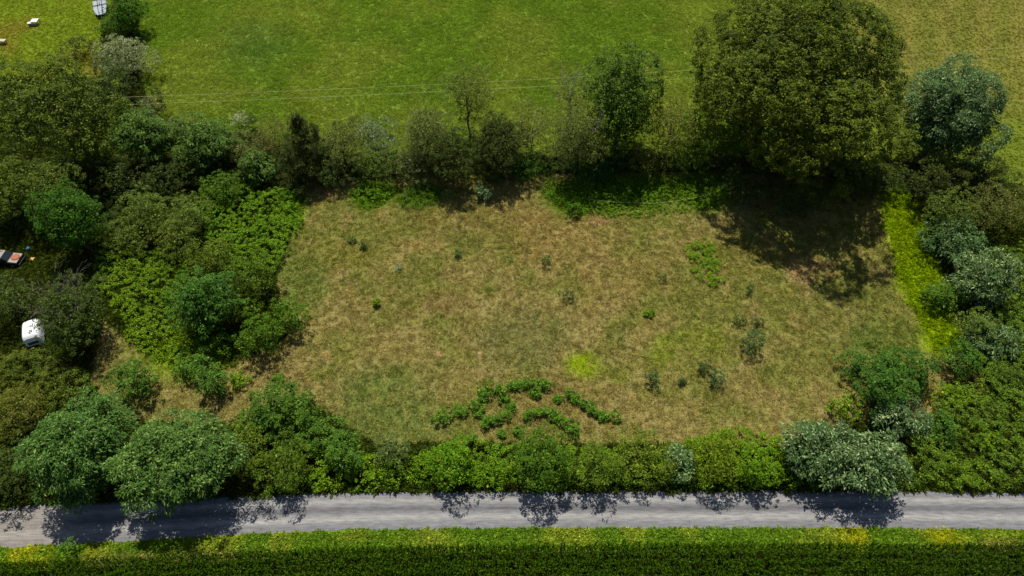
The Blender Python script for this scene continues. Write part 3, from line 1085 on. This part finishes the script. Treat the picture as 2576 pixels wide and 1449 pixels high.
# along the road
tree('large drooping locust overhanging the gravel road', 'locust', (280, 1045, 608, 1280), NT, 'locust_tree', z0=1.2, ry=.95, kmax=.95)
tree('large locust left of the one overhanging the gravel road', 'locust', (82, 1000, 322, 1262), NT, 'locust_tree', z0=.9, ry=1.0, tint=(.84, .92, .9), kmax=.95)
tree('feathery olive tree with a bare forked branch right of the large locusts', 'olive', (565, 1045, 668, 1200), NT, z0=.6, tint=(.95, .98, .9), bare=('pale', 3, .9, 1.8, .02))
shrub('dark olive shrub beside the road right of the large locusts', 'olive', (640, 1095, 775, 1245), NT, tint=(.78, .85, .75))
shrub('broad green leafy bush at the lower left corner of the meadow', 'locustg', (592, 960, 800, 1115), NT, tint=(1.05, 1, .9))
shrub('green leafy bush trailing from the broad one towards the road', 'locustg', (735, 1040, 865, 1145), NT, tint=(1.05, 1, .9))
shrub('green leafy bush nearest the road in the trailing row', 'locustg', (820, 1090, 915, 1200), NT, tint=(1, 1, 1))
shrub('round grey green shrub set back from the road', 'grey', (942, 1088, 1037, 1180), NT, tint=(.8, .95, .85))
shrub('bright green upright bush beside the road', 'bright', (1078, 1092, 1205, 1232), NT, tint=(.75, .88, .8))
shrub('low bright bush between the upright bush and the large round one', 'bright', (1195, 1150, 1290, 1232), NT, tint=(.85, .9, .8))
shrub('large round green shrub with a round shadow on the road', 'green', (1278, 1065, 1445, 1238), NT, tint=(.95, .95, 1.15), ry=1.0)
shrub('olive green shrub with a pointed shadow on the road', 'olive', (1438, 1105, 1560, 1240), NT, tint=(.95, 1.02, .9))
shrub('yellowish feathery juniper beside the road', 'olive', (1525, 1075, 1698, 1222), NT, 'juniper_shrub', tint=(1.15, 1.12, 1.1), size=1.1)
shrub('pale blue green young locust right of the juniper', 'blue', (1672, 1108, 1738, 1218), NT)
shrub('yellow olive bush right of the pale young locust', 'olive', (1738, 1085, 1862, 1222), NT, tint=(1.15, 1.15, .5))
shrub('green brushy shrub left of the large blue green locust', 'bright', (1842, 1120, 1965, 1234), NT, tint=(.78, .85, .8))
tree('large blue green locust casting a wide shadow on the road', 'blue', (1962, 1062, 2160, 1215), NT, 'locust_tree', z0=1.2)
tree('blue green locust with pale leaf sprays beside the large one', 'blue', (2085, 1078, 2288, 1242), NT, 'locust_tree', z0=1.6, tint=(1.08, 1.05, 1.08))
# right bank
shrub('dark green tree like shrub at the right end of the meadow', 'locustg', (2185, 872, 2362, 1000), RT, tint=(.75, .85, .9))
shrub('small dark green shrub left of the tree like one', 'locustg', (2112, 882, 2205, 962), RT, tint=(.8, .88, .9))
shrub('dark green shrub below the tree like one', 'locustg', (2160, 920, 2292, 1045), RT, tint=(.78, .88, 1))
shrub('blue green locust shrub above the large roadside locust', 'blue', (2192, 998, 2336, 1100), RT)
shrub('bright green bush at the lower right corner of the meadow', 'bright', (2070, 985, 2170, 1062), RT, tint=(.85, .92, .9))
shrub('small green bush set in the goldenrod', 'locustg', (2335, 1035, 2405, 1120), RT, tint=(.85, .9, 1.1))
shrub('mid green bush right of the brown patch', 'locustg', (2372, 862, 2455, 950), RT, tint=(.85, .92, .9))
shrub('blue green shrub with pale top near the right edge', 'blue', (2425, 800, 2560, 905), RT, tint=(.95, .98, .95))
shrub('olive grey bush above the pale topped one', 'brush', (2400, 770, 2500, 870), RT)
shrub('pale leaved locust bush against the goldenrod', 'blue', (2400, 632, 2545, 780), RT, tint=(1.12, 1.08, 1.05))
shrub('green bush jutting into the yellow green strip', 'locustg', (2328, 700, 2428, 785), RT, tint=(.95, .95, .8))
shrub('dark blue green bush behind the yellow green strip', 'blue', (2322, 548, 2475, 668), RT, tint=(.75, .85, .75))
shrub('grey olive shrub at the right edge', 'brush', (2318, 470, 2450, 610), RT, tint=(.85, .85, .8))
shrub('brownish grey shrub spreading to the right edge', 'brown', (2430, 455, 2590, 600), RT, tint=(1, 1.1, 1.1))
shrub('dark olive shrub below the tall blue green locust', 'cedar', (2275, 400, 2420, 530), RT, size=1.1)
shrub('dark olive shrub beside the mown field', 'cedar', (2395, 385, 2550, 500), RT, tint=(1.1, 1.15, 1))
shrub('round olive shrub half sunk in the goldenrod', 'brush', (2430, 1000, 2520, 1072), RT, tint=(.85, .9, .6))
shrub('yellowish bush between the brown patch and the goldenrod', 'bright', (2345, 962, 2430, 1030), RT, tint=(1.1, 1, .8))
shrub('small yellow green bush inside the goldenrod', 'bright', (2440, 1075, 2520, 1135), RT, tint=(1, 1, .8))
shrub('dark leafy bush at the right edge in the goldenrod', 'brush', (2490, 905, 2585, 985), RT, tint=(.75, .85, .6))
# far hedgerow, left to right
shrub('brownish shrub left of the pointed cedar', 'brown', (638, 288, 742, 430), FT)
tree('pointed dark cedar in the left half of the far hedgerow', 'cedar', (695, 250, 832, 478), FT, 'cedar_tree', z0=.6, shape='cone', size=1.0, kmax=1.25)
tree('grey brown thinly leaved tree right of the pointed cedar', 'brown', (800, 285, 920, 440), FT, z0=.6, tint=(.95, 1.1, 1.1), bare=('grey', 5, 1.6, 3, .03), dens=.9)
shrub('dark bush at the foot of the grey brown tree', 'dark', (780, 385, 910, 478), FT)
shrub('grey green shrub with silvery top beside the hay field', 'silver', (885, 286, 1008, 400), FT, tint=(.62, .72, .72))
shrub('mid green shrub above the leafy vine patch', 'brush', (890, 355, 1010, 465), FT, tint=(.8, .85, .7))
tree('tall grey olive tree with dead grey twigs', 'grey', (1005, 252, 1140, 430), FT, z0=1, tint=(.88, .95, .75), bare=('grey', 7, 1.8, 3.4, .035))
shrub('low grey shrub with bleached twigs in front of the hedgerow', 'grey', (960, 360, 1100, 468), FT, tint=(.9, .95, .85), bare=('pale', 3, 1.5, 1.6, .02))
tree('spreading dark cedar left of the round dark cedar', 'cedar', (1065, 330, 1205, 468), FT, 'cedar_tree', z0=.6, tint=(1.05, 1.1, 1.1))
tree('thin see through tree with a visible trunk in front of the hay field', 'sparse', (1112, 148, 1242, 330), FT, 'sapling_tree', z0=1.8, kmax=1.6, fill=.5, dens=2.2, tint=(.9, .95, .8))
tree('round dark cedar in the middle of the far hedgerow', 'cedar', (1188, 272, 1325, 458), FT, 'cedar_tree', z0=.6, tint=(.9, .95, .9))
tree('sparse grey olive tree right of the round dark cedar', 'sparse', (1275, 225, 1400, 420), FT, z0=1.6, dens=1.3, bare=('grey', 6, 1.6, 3, .03), fill=.3)
shrub('low green bush below the sparse grey olive tree', 'green', (1275, 385, 1372, 460), FT, tint=(.65, .75, .9))
tree('sparse tree with a white dead limb on its top', 'sparse', (1375, 140, 1492, 330), FT, z0=3.0, dens=1.2, bare=('pale', 3, 1.0, 4.5, .04), fill=.2, tint=(.9, .9, 1))
tree('bushy olive tree with bleached branches left of the tall dark tree', 'grey', (1365, 255, 1550, 440), FT, z0=1, tint=(.85, .95, .65), bare=('pale', 3, 2.4, 3.2, .03))
shrub('dark blue green shrub at the foot of the tall dark tree', 'locustg', (1428, 385, 1565, 458), FT, tint=(.6, .7, .9))
tree('thin brownish tree between the tall dark tree and the oak', 'sparse', (1610, 215, 1770, 410), FT, z0=1.2, dens=1.2, tint=(1, .92, .7), bare=('grey', 6, 2, 3, .03), fill=.4)
shrub('brown olive shrub right of the foot of the tall dark tree', 'brown', (1560, 350, 1690, 450), FT, tint=(.9, 1.05, .8))
shrub('green shrub under the left flank of the oak', 'olive', (1670, 330, 1790, 440), FT, tint=(.9, 1.05, .8))
shrub('bright green bush touching the left flank of the oak', 'bright', (1700, 265, 1800, 380), FT, tint=(.7, .78, .6))
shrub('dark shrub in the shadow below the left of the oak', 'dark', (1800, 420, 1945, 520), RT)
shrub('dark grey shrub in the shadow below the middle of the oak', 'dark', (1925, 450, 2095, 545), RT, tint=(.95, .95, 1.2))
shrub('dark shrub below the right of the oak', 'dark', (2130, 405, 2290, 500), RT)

# small shrubs in the meadow
shrub('small blue grey shrub close to the far hedgerow', 'blue', (1198, 464, 1234, 506), MS, size=.6, tint=(.85, .85, .9))
shrub('largest blue grey shrub of the meadow', 'seedling', (1862, 822, 1918, 892), MS, size=1.2, tint=(1.1, 1.15, 1.2))
shrub('dark blue grey shrub at the lower right of a leaning pair', 'seedling', (1782, 928, 1828, 972), MS, size=1.1, tint=(1.1, 1.15, 1.25))
shrub('dark green shrub at the upper left of a leaning pair', 'seedling', (1755, 905, 1795, 942), MS, size=1.0)
shrub('small grey green shrub left of the leaning pair', 'seedling', (1624, 935, 1662, 977), MS, size=1.0, tint=(1.05, 1.1, 1.1))
shrub('small dark leafy plant in the centre of the meadow', 'seedling', (1416, 728, 1444, 758), MS)
shrub('flat dark plant above the largest blue grey shrub', 'seedling', (1838, 792, 1880, 820), MS, tint=(.9, .9, .8))
shrub('faint dark plant right of the flat dark one', 'seedling', (1892, 800, 1918, 822), MS, tint=(.9, .9, .8))
shrub('tiny dark seedling right of the grey green shrub', 'seedling', (1706, 952, 1722, 968), MS)
shrub('tiny dark green seedling in the upper left of the meadow', 'seedling', (904, 606, 922, 628), MS, tint=(.8, 1.1, .6))
shrub('tiny green seedling next to the upper left one', 'seedling', (876, 594, 896, 612), MS, tint=(.8, 1.1, .6))
shrub('pale spiky blue grey thistle in the dry grass', 'white', (994, 662, 1008, 690), MS, size=.5, tint=(.6, .75, .7))
shrub('tiny dark seedling above the centre of the meadow', 'seedling', (1144, 630, 1160, 648), MS, tint=(.8, 1.0, .6))
shrub('small feathery green plant above the centre leafy plant', 'seedling', (1362, 642, 1386, 672), MS, tint=(.95, 1.15, .7))
shrub('small dark plant left of the bright weed patch', 'seedling', (1656, 684, 1676, 708), MS, tint=(.85, 1.1, .7))
shrub('small dark plant below right of the bright weed patch', 'seedling', (1876, 716, 1898, 740), MS, tint=(.75, 1.0, .8))
shrub('yellow topped little plant in the right half of the meadow', 'bright', (1622, 778, 1646, 798), MS, size=.7)
shrub('yellow green tuft in the left half of the meadow', 'bright', (938, 752, 956, 770), MS, size=.6, tint=(1.1, 1, .8))
shrub('round bush in the weeds of the far bank', 'green', (1418, 505, 1462, 545), MS, tint=(.7, .85, .6))

# bramble clumps in two curving rows
ROWS = [
    ('upper', [(1108, 1052, 20), (1135, 1036, 22), (1160, 1034, 14), (1198, 1018, 20), (1213, 996, 17), (1232, 980, 24), (1262, 984, 20), (1290, 972, 12), (1312, 968, 15), (1340, 965, 17), (1346, 985, 15), (1374, 968, 18)]),
    ('right hand', [(1428, 990, 14), (1452, 1004, 16), (1477, 1018, 16), (1494, 1036, 13), (1518, 1048, 13), (1540, 1050, 19)]),
    ('lower', [(1222, 1064, 17), (1245, 1056, 15), (1268, 1044, 18), (1336, 1040, 20), (1362, 1034, 16), (1388, 1042, 18), (1412, 1056, 15), (1440, 1064, 22), (1442, 1086, 17)]),
]
ORD = ['first', 'second', 'third', 'fourth', 'fifth', 'sixth', 'seventh', 'eighth', 'ninth', 'tenth', 'eleventh', 'twelfth']
for rn, lst in ROWS:
    for i, (x, y, r) in enumerate(lst):
        shrub('%s low green bramble clump from the left in the %s curving row' % (ORD[i], rn), 'bramble', (x - r * 1.1, y - r * .85, x + r * 1.1, y + r * .85), 'bramble clumps in the %s curving row' % rn, 'bramble_bush')
for lab, x, y, r in [('loose small bramble inside the upper curving row', 1270, 1006, 13), ('second loose bramble inside the upper curving row', 1288, 1022, 10), ('small bramble left of the lower row', 1205, 1040, 10),
                     ('lone bramble above the upright roadside bush', 1180, 1106, 18), ('bramble on the rim of the large round shrub', 1302, 1086, 13), ('bramble left of the large round shrub', 1240, 1126, 20),
                     ('tiny bramble between the rows and the road', 1262, 1092, 9), ('tiny dark bramble in the gap of the upper rows', 1400, 1004, 9)]:
    shrub(lab, 'bramble', (x - r, y - r * .85, x + r, y + r * .85), 'loose bramble clumps', 'bramble_bush')
shrub('small green clump above the broad leafy bush', 'bramble', (684, 940, 712, 966), MS, 'bramble_bush')
shrub('leafy weed standing on the road verge at the left', 'bramble', (160, 1355, 196, 1395), MS, 'verge_plant', tint=(.7, .8, 1), kmax=2)

# ---------------------------------------------------------------- man-made things
import bmesh
M_WHITE = plain('white_paint', (.78, .77, .74), .5, var=.06)
M_WOODP = plain('weathered_pale_wood', srgb(190, 182, 168), .8, var=.15, scale=9)
M_WOODG = plain('weathered_grey_wood_and_shade', srgb(140, 134, 132), .85, var=.2, scale=9)
M_GREYM = plain('grey_sheet_metal', srgb(150, 160, 170), .5, .2, var=.12)
M_DARK = plain('dark_gap', srgb(38, 38, 40), .8)
M_BLACK = plain('black_car_paint', srgb(30, 32, 36), .3, .2, spec=.5, var=.1)
M_SILV = plain('silver_car_paint', srgb(138, 132, 122), .55, .1, var=.08)
M_GLASS = plain('car_glass', srgb(28, 36, 38), .08, 0, .8, var=.1)
M_TYRE = plain('tyre_rubber', srgb(24, 24, 24), .9)
M_TERRA = plain('terracotta', srgb(150, 84, 58), .8, var=.1)
M_TAN = plain('tan_board', srgb(190, 150, 90), .8, var=.1)
M_BLUE = plain('blue_plastic', srgb(60, 110, 150), .5)
M_CAMP = plain('white_fibreglass', (.80, .82, .86), .45, var=.06, scale=3)
M_WIRE = plain('pale_aluminium_wire', srgb(206, 206, 150), .6, 0)


def box_mesh(name, boxes, bevel=.0):
    """boxes: (cx,cy,cz,sx,sy,sz[,top scale x, top scale y])"""
    bm = bmesh.new()
    for b in boxes:
        cx, cy, cz, sx, sy, sz = b[:6]
        tx, ty = (b[6], b[7]) if len(b) > 6 else (1, 1)
        vs = []
        for z, kx, ky in ((-.5, 1, 1), (.5, tx, ty)):
            for x, y in ((-.5, -.5), (.5, -.5), (.5, .5), (-.5, .5)):
                vs.append(bm.verts.new((cx + x * sx * kx, cy + y * sy * ky, cz + z * sz)))
        for f in ((3, 2, 1, 0), (4, 5, 6, 7), (0, 1, 5, 4), (1, 2, 6, 5), (2, 3, 7, 6), (3, 0, 4, 7)):
            bm.faces.new([vs[i] for i in f])
    if bevel:
        bmesh.ops.bevel(bm, geom=bm.edges[:], offset=bevel, segments=2, affect='EDGES')
    me = bpy.data.meshes.new(name)
    bm.to_mesh(me)
    bm.free()
    return me


def cyl_mesh(name, r, h, axis='z', seg=24, r2=None):
    bm = bmesh.new()
    bmesh.ops.create_cone(bm, cap_ends=True, segments=seg, radius1=r, radius2=r if r2 is None else r2, depth=h)
    if axis == 'y':
        for v in bm.verts:
            v.co = Vector((v.co.x, v.co.z, v.co.y))
    bmesh.ops.bevel(bm, geom=[e for e in bm.edges if len(e.link_faces) == 2 and e.calc_face_angle(0) > 1], offset=min(r, h) * .12, segments=1, affect='EDGES')
    me = bpy.data.meshes.new(name)
    bm.to_mesh(me)
    bm.free()
    return me


def prism_mesh(name, prof, y0, y1, bevel=0.0):
    """side profile in x,z swept along y"""
    bm = bmesh.new()
    A = [bm.verts.new((x, y0, z)) for x, z in prof]
    B = [bm.verts.new((x, y1, z)) for x, z in prof]
    bm.faces.new(A)
    bm.faces.new(B[::-1])
    for i in range(len(prof)):
        j = (i + 1) % len(prof)
        bm.faces.new((A[j], A[i], B[i], B[j]))
    bmesh.ops.recalc_face_normals(bm, faces=bm.faces[:])
    if bevel:
        bmesh.ops.bevel(bm, geom=bm.edges[:], offset=bevel, segments=2, affect='EDGES')
    me = bpy.data.meshes.new(name)
    bm.to_mesh(me)
    bm.free()
    return me


# dark estate car nosing in from the left edge, a round table top on its bonnet
p = at(38, 660)
car = empty('parked_car', (p[0] - 1.0, p[1], 0), math.radians(-3))
tag(car, 'old dark sided car with silver roof parked at the left edge', 'car')
link('body', prism_mesh('body', [(-2.4, .35), (2.15, .35), (2.3, .6), (2.2, .95), (1.05, 1.08), (-2.35, 1.08), (-2.45, .7)], -.92, .92, .07), M_BLACK, car)
link('bonnet', prism_mesh('bonnet', [(1.0, 1.05), (2.18, .93), (2.18, .975), (1.0, 1.11)], -.84, .84, .015), M_SILV, car)
link('cabin', prism_mesh('cabin', [(-2.2, 1.06), (1.0, 1.06), (.3, 1.62), (-2.0, 1.62)], -.80, .80, .05), M_GLASS, car)
link('roof', prism_mesh('roof', [(-2.02, 1.61), (.26, 1.61), (.1, 1.70), (-1.9, 1.70)], -.76, .76, .03), M_SILV, car)
for y in (-.5, .5):
    link('roof_rail', box_mesh('roof_rail', [(-.9, y, 1.735, 1.9, .05, .05)], .012), M_DARK, car)
link('windscreen', prism_mesh('windscreen', [(1.02, 1.09), (1.05, 1.10), (.33, 1.66), (.30, 1.63)], -.74, .74), M_GLASS, car)
for y in (-.825, .825):
    link('door_pillar', box_mesh('door_pillar', [(-.55, y * .985, 1.33, .09, .05, .54)], .01), M_BLACK, car)
for x in (-1.5, 1.45):
    for y in (-.86, .86):
        w = link('wheel', cyl_mesh('wheel', .35, .22, 'y'), M_TYRE, car, (x, y, .35))
        link('rim', cyl_mesh('rim', .2, .235, 'y', 16), M_SILV, w)
link('bumper', box_mesh('bumper', [(2.33, 0, .52, .14, 1.75, .18)], .03), M_DARK, car)
q = Vector((p[0] - 1.0 + 1.62, p[1] + .02, 1.075))
tt = link('round_table_top', cyl_mesh('round_table_top', .56, .05, 'z', 40), M_TERRA, None, q)
tt.rotation_euler = (0, math.radians(6), 0)
tag(tt, 'round terracotta coloured disc lying on the bonnet of the parked car', 'table top')
link('rim_band', cyl_mesh('rim_band', .44, .03, 'z', 40), plain('terracotta_light', srgb(160, 96, 70), .8), tt, (0, 0, .04))
bx = at(84, 655)
tb = link('tan_crate', box_mesh('tan_crate', [(0, 0, .32, .5, .5, .04), (0, .235, .16, .5, .03, .28), (0, -.235, .16, .5, .03, .28), (.235, 0, .16, .03, .44, .28), (-.235, 0, .16, .03, .44, .28)]), M_TAN, None, (bx[0], bx[1], 0))
tag(tb, 'small tan wooden crate in front of the parked car', 'crate')
bb = at(76, 632)
tb = link('blue_drum', cyl_mesh('blue_drum', .24, .7, 'z', 18), M_BLUE, None, (bb[0], bb[1], .35))
tag(tb, 'small blue drum beyond the nose of the parked car', 'drum')

# white camper with ribbed rounded roof
p = at(90, 872)
pq = at(90, 838)
cpr = empty('camper_trailer', (p[0] - .35, p[1] + 1.4, 0), -math.atan2(pq[0] - p[0], pq[1] - p[1]))
tag(cpr, 'white camper with ribbed rounded roof half hidden by the bare tree', 'camper')


def camper_body():
    bm = bmesh.new()
    L, Wd = 3.3, 2.0
    n = 22
    prev = None
    for i in range(n + 1):
        t = i / n
        y = -L / 2 + L * t
        e = 1 - abs(2 * t - 1) ** 5
        hh = 1.15 + .95 * e ** .5
        ww = Wd * (.86 + .14 * e)
        rib = .018 * (i % 2)
        ring = []
        for k in range(17):
            a = math.pi * k / 16
            cx = math.copysign(abs(math.cos(a)) ** .45, math.cos(a)) * (ww / 2 + rib)
            cz = .5 + (hh - .5 + rib) * abs(math.sin(a)) ** .45
            ring.append(bm.verts.new((cx, y, cz)))
        if prev:
            for k in range(16):
                bm.faces.new((prev[k], prev[k + 1], ring[k + 1], ring[k]))
        else:
            bm.faces.new(ring)
        prev = ring
    bm.faces.new(prev[::-1])
    bmesh.ops.recalc_face_normals(bm, faces=bm.faces[:])
    me = bpy.data.meshes.new('body')
    bm.to_mesh(me)
    bm.free()
    return me


link('body', camper_body(), M_CAMP, cpr)
link('window', box_mesh('window', [(0, -1.66, 1.0, 1.2, .04, .42)], .015), M_GLASS, cpr)
link('bumper', box_mesh('bumper', [(0, -1.74, .5, 1.7, .12, .16)], .03), M_DARK, cpr)
for x in (-.92, .92):
    link('wheel', cyl_mesh('wheel', .33, .2, 'z'), M_TYRE, cpr, (x, 0, .33)).rotation_euler = (0, math.pi / 2, 0)
link('roof_vent', box_mesh('roof_vent', [(0, .3, 2.15, .45, .45, .1)], .02), M_CAMP, cpr)

for px_, py_, lab in ((32, 738, 'small white bucket among the shrubs below the parked car'), (38, 764, 'second white bucket with a blue rag beside it')):
    g = at(px_, py_, .0)
    b = link('bucket', cyl_mesh('bucket', .17, .36, 'z', 16, .21), M_WHITE, None, (g[0], g[1], 2.0))
    b.location.z = .18
    tag(b, lab, 'bucket')

# white stepped table alone on the lawn
p = at(88, 62)
t = empty('garden_table', (p[0], p[1], 0), math.radians(4))
tag(t, 'white garden table with one lower bench standing alone on the lawn', 'table')
for i in range(4):
    link('board', box_mesh('board', [(.25, -.32 + i * .3, .80, 1.25, .28, .05)], .01), M_WHITE, t)
for i in range(2):
    link('bench_board', box_mesh('bench_board', [(-.58, -.55 + i * .3, .62, .8, .28, .05)], .01), M_WHITE, t)
link('front_panel', box_mesh('front_panel', [(-.1, -.62, .36, 1.6, .05, .55)], .01), M_WOODG, t)  # grey here paints in the shade on the white table's front
for x in (-.85, .8):
    for y in (-.4, .6):
        link('leg', box_mesh('leg', [(x, y, .3, .09, .09, .6 if x < 0 else .86)][:1], .01), M_WOODG, t)

p = at(2, 110)
t = empty('garden_bench', (p[0], p[1], 0), math.radians(-4))
tag(t, 'long pale wooden bench cut off by the left edge', 'bench')
for i in range(3):
    link('board', box_mesh('board', [(0, -.24 + i * .27, .72, 2.5, .25, .05)], .01), M_WOODP, t)
for x in (-1.05, 1.05):
    for y in (-.25, .3):
        link('leg', box_mesh('leg', [(x, y, .35, .09, .09, .69)], .01), M_WOODG, t)
link('rail', box_mesh('rail', [(0, .02, .3, 2.0, .06, .08)], .01), M_WOODG, t)

# grey ribbed trailer, tapering at the near end
p = at(250, 26)
p0, p1 = at(254, 37, .8), at(249, -4, .8)
trz = -math.atan2(p1[0] - p0[0], p1[1] - p0[1])
p0 = p0 + 2.6 * (p1 - p0) / np.linalg.norm(p1 - p0)
t = empty('trailer', (p0[0], p0[1], 0), trz)
tag(t, 'grey ribbed metal trailer deck with a tapered end cut by the top edge', 'trailer')


def deck(w0, w1, x_off, z, h, y0=-2.6, y1=3.2):
    bm = bmesh.new()
    vs = []
    for zz in (z, z + h):
        for y, w in ((y0, w0), (y0 + 2.6, w1), (y1, w1)):
            vs.append(bm.verts.new((x_off * (w / w1) - w / 2, y, zz)))
            vs.append(bm.verts.new((x_off * (w / w1) + w / 2, y, zz)))
    f = [(0, 1, 3, 2), (2, 3, 5, 4), (6, 8, 9, 7), (8, 10, 11, 9), (0, 6, 7, 1), (4, 5, 11, 10), (0, 2, 8, 6), (2, 4, 10, 8), (1, 7, 9, 3), (3, 9, 11, 5)]
    for q_ in f:
        bm.faces.new([vs[i] for i in q_])
    bmesh.ops.recalc_face_normals(bm, faces=bm.faces[:])
    me = bpy.data.meshes.new('deck')
    bm.to_mesh(me)
    bm.free()
    return me


link('deck', deck(1.35, 2.5, 0, .75, .12), M_GREYM, t)
for xo in (-1.15, -.4, .4, 1.15):
    link('rib', deck(.07, .09, xo, .875, .09), M_DARK if abs(xo) < 1 else M_GREYM, t)
link('cross_rail', box_mesh('cross_rail', [(0, 1.0, 1.0, 2.6, .12, .1)], .01), M_DARK, t)
for x in (-.25, .28):
    link('hole', cyl_mesh('hole', .16, .02, 'z', 16), M_DARK, t, (x, -1.9, .885))
for x in (-1.1, 1.1):
    link('wheel', cyl_mesh('wheel', .33, .2, 'z'), M_TYRE, t, (x, 1.2, .33)).rotation_euler = (0, math.pi / 2, 0)
link('drawbar', box_mesh('drawbar', [(0, -3.0, .6, .1, .9, .1)], .01), M_DARK, t)
link('stand', box_mesh('stand', [(0, -2.4, .35, .1, .1, .7)], .01), M_DARK, t)


# overhead wires
def wire(pts_px, z, label, r=.016, name='overhead_wire'):
    P = np.array([at(a, b, z) for a, b in pts_px])
    o_ = np.argsort(P[:, 0])
    P = P[o_]
    c = np.polyfit(P[:, 0], P[:, 1], 2 if len(P) > 2 else 1)
    xs = np.linspace(-150, 150, 121)
    ys = np.polyval(c, np.clip(xs, -75, 85)) + (xs - np.clip(xs, -75, 85)) * np.polyval(np.polyder(c), np.clip(xs, -75, 85))
    zz = z + ((xs / 150) ** 2) * 1.5 * 0
    V, Q = tube([(np.stack([xs, ys, np.full(len(xs), z)], 1), np.full(len(xs), r))], 5)
    w = link(name, quick_mesh(name, V, Q), M_WIRE)
    tag(w, label, 'wire', 'overhead power wires')


wire([(345, 242), (740, 230), (1120, 213), (2262, 137), (2575, 119)], 9.0, 'upper one of the two pale wires strung over the hay field')
wire([(345, 260), (740, 250), (1010, 236), (2262, 159), (2575, 145)], 8.2, 'lower one of the two pale wires strung over the hay field')
pp = [(1478, 497), (1560, 505), (1650, 508), (1710, 503), (1785, 491)]
P = np.array([at(a, b, .9) for a, b in pp])
P[:, 2] = [.5, .55, .6, .8, 1.05]
V, Q = tube([(P, np.full(len(P), .013))], 5)
w = link('slack_cable', quick_mesh('slack_cable', V, Q), M_WIRE)
tag(w, 'thin slack cable hanging low over the bright weeds of the far bank', 'cable')
post = empty('cable_post', (P[-1][0], P[-1][1], 0))
tag(post, 'short post with white knob holding the right end of the slack cable', 'post')
link('pole', cyl_mesh('pole', .03, 1.05, 'z', 8), M_WOODG, post, (0, 0, .52))
link('insulator', cyl_mesh('insulator', .06, .12, 'z', 10), M_WHITE, post, (0, 0, 1.08))
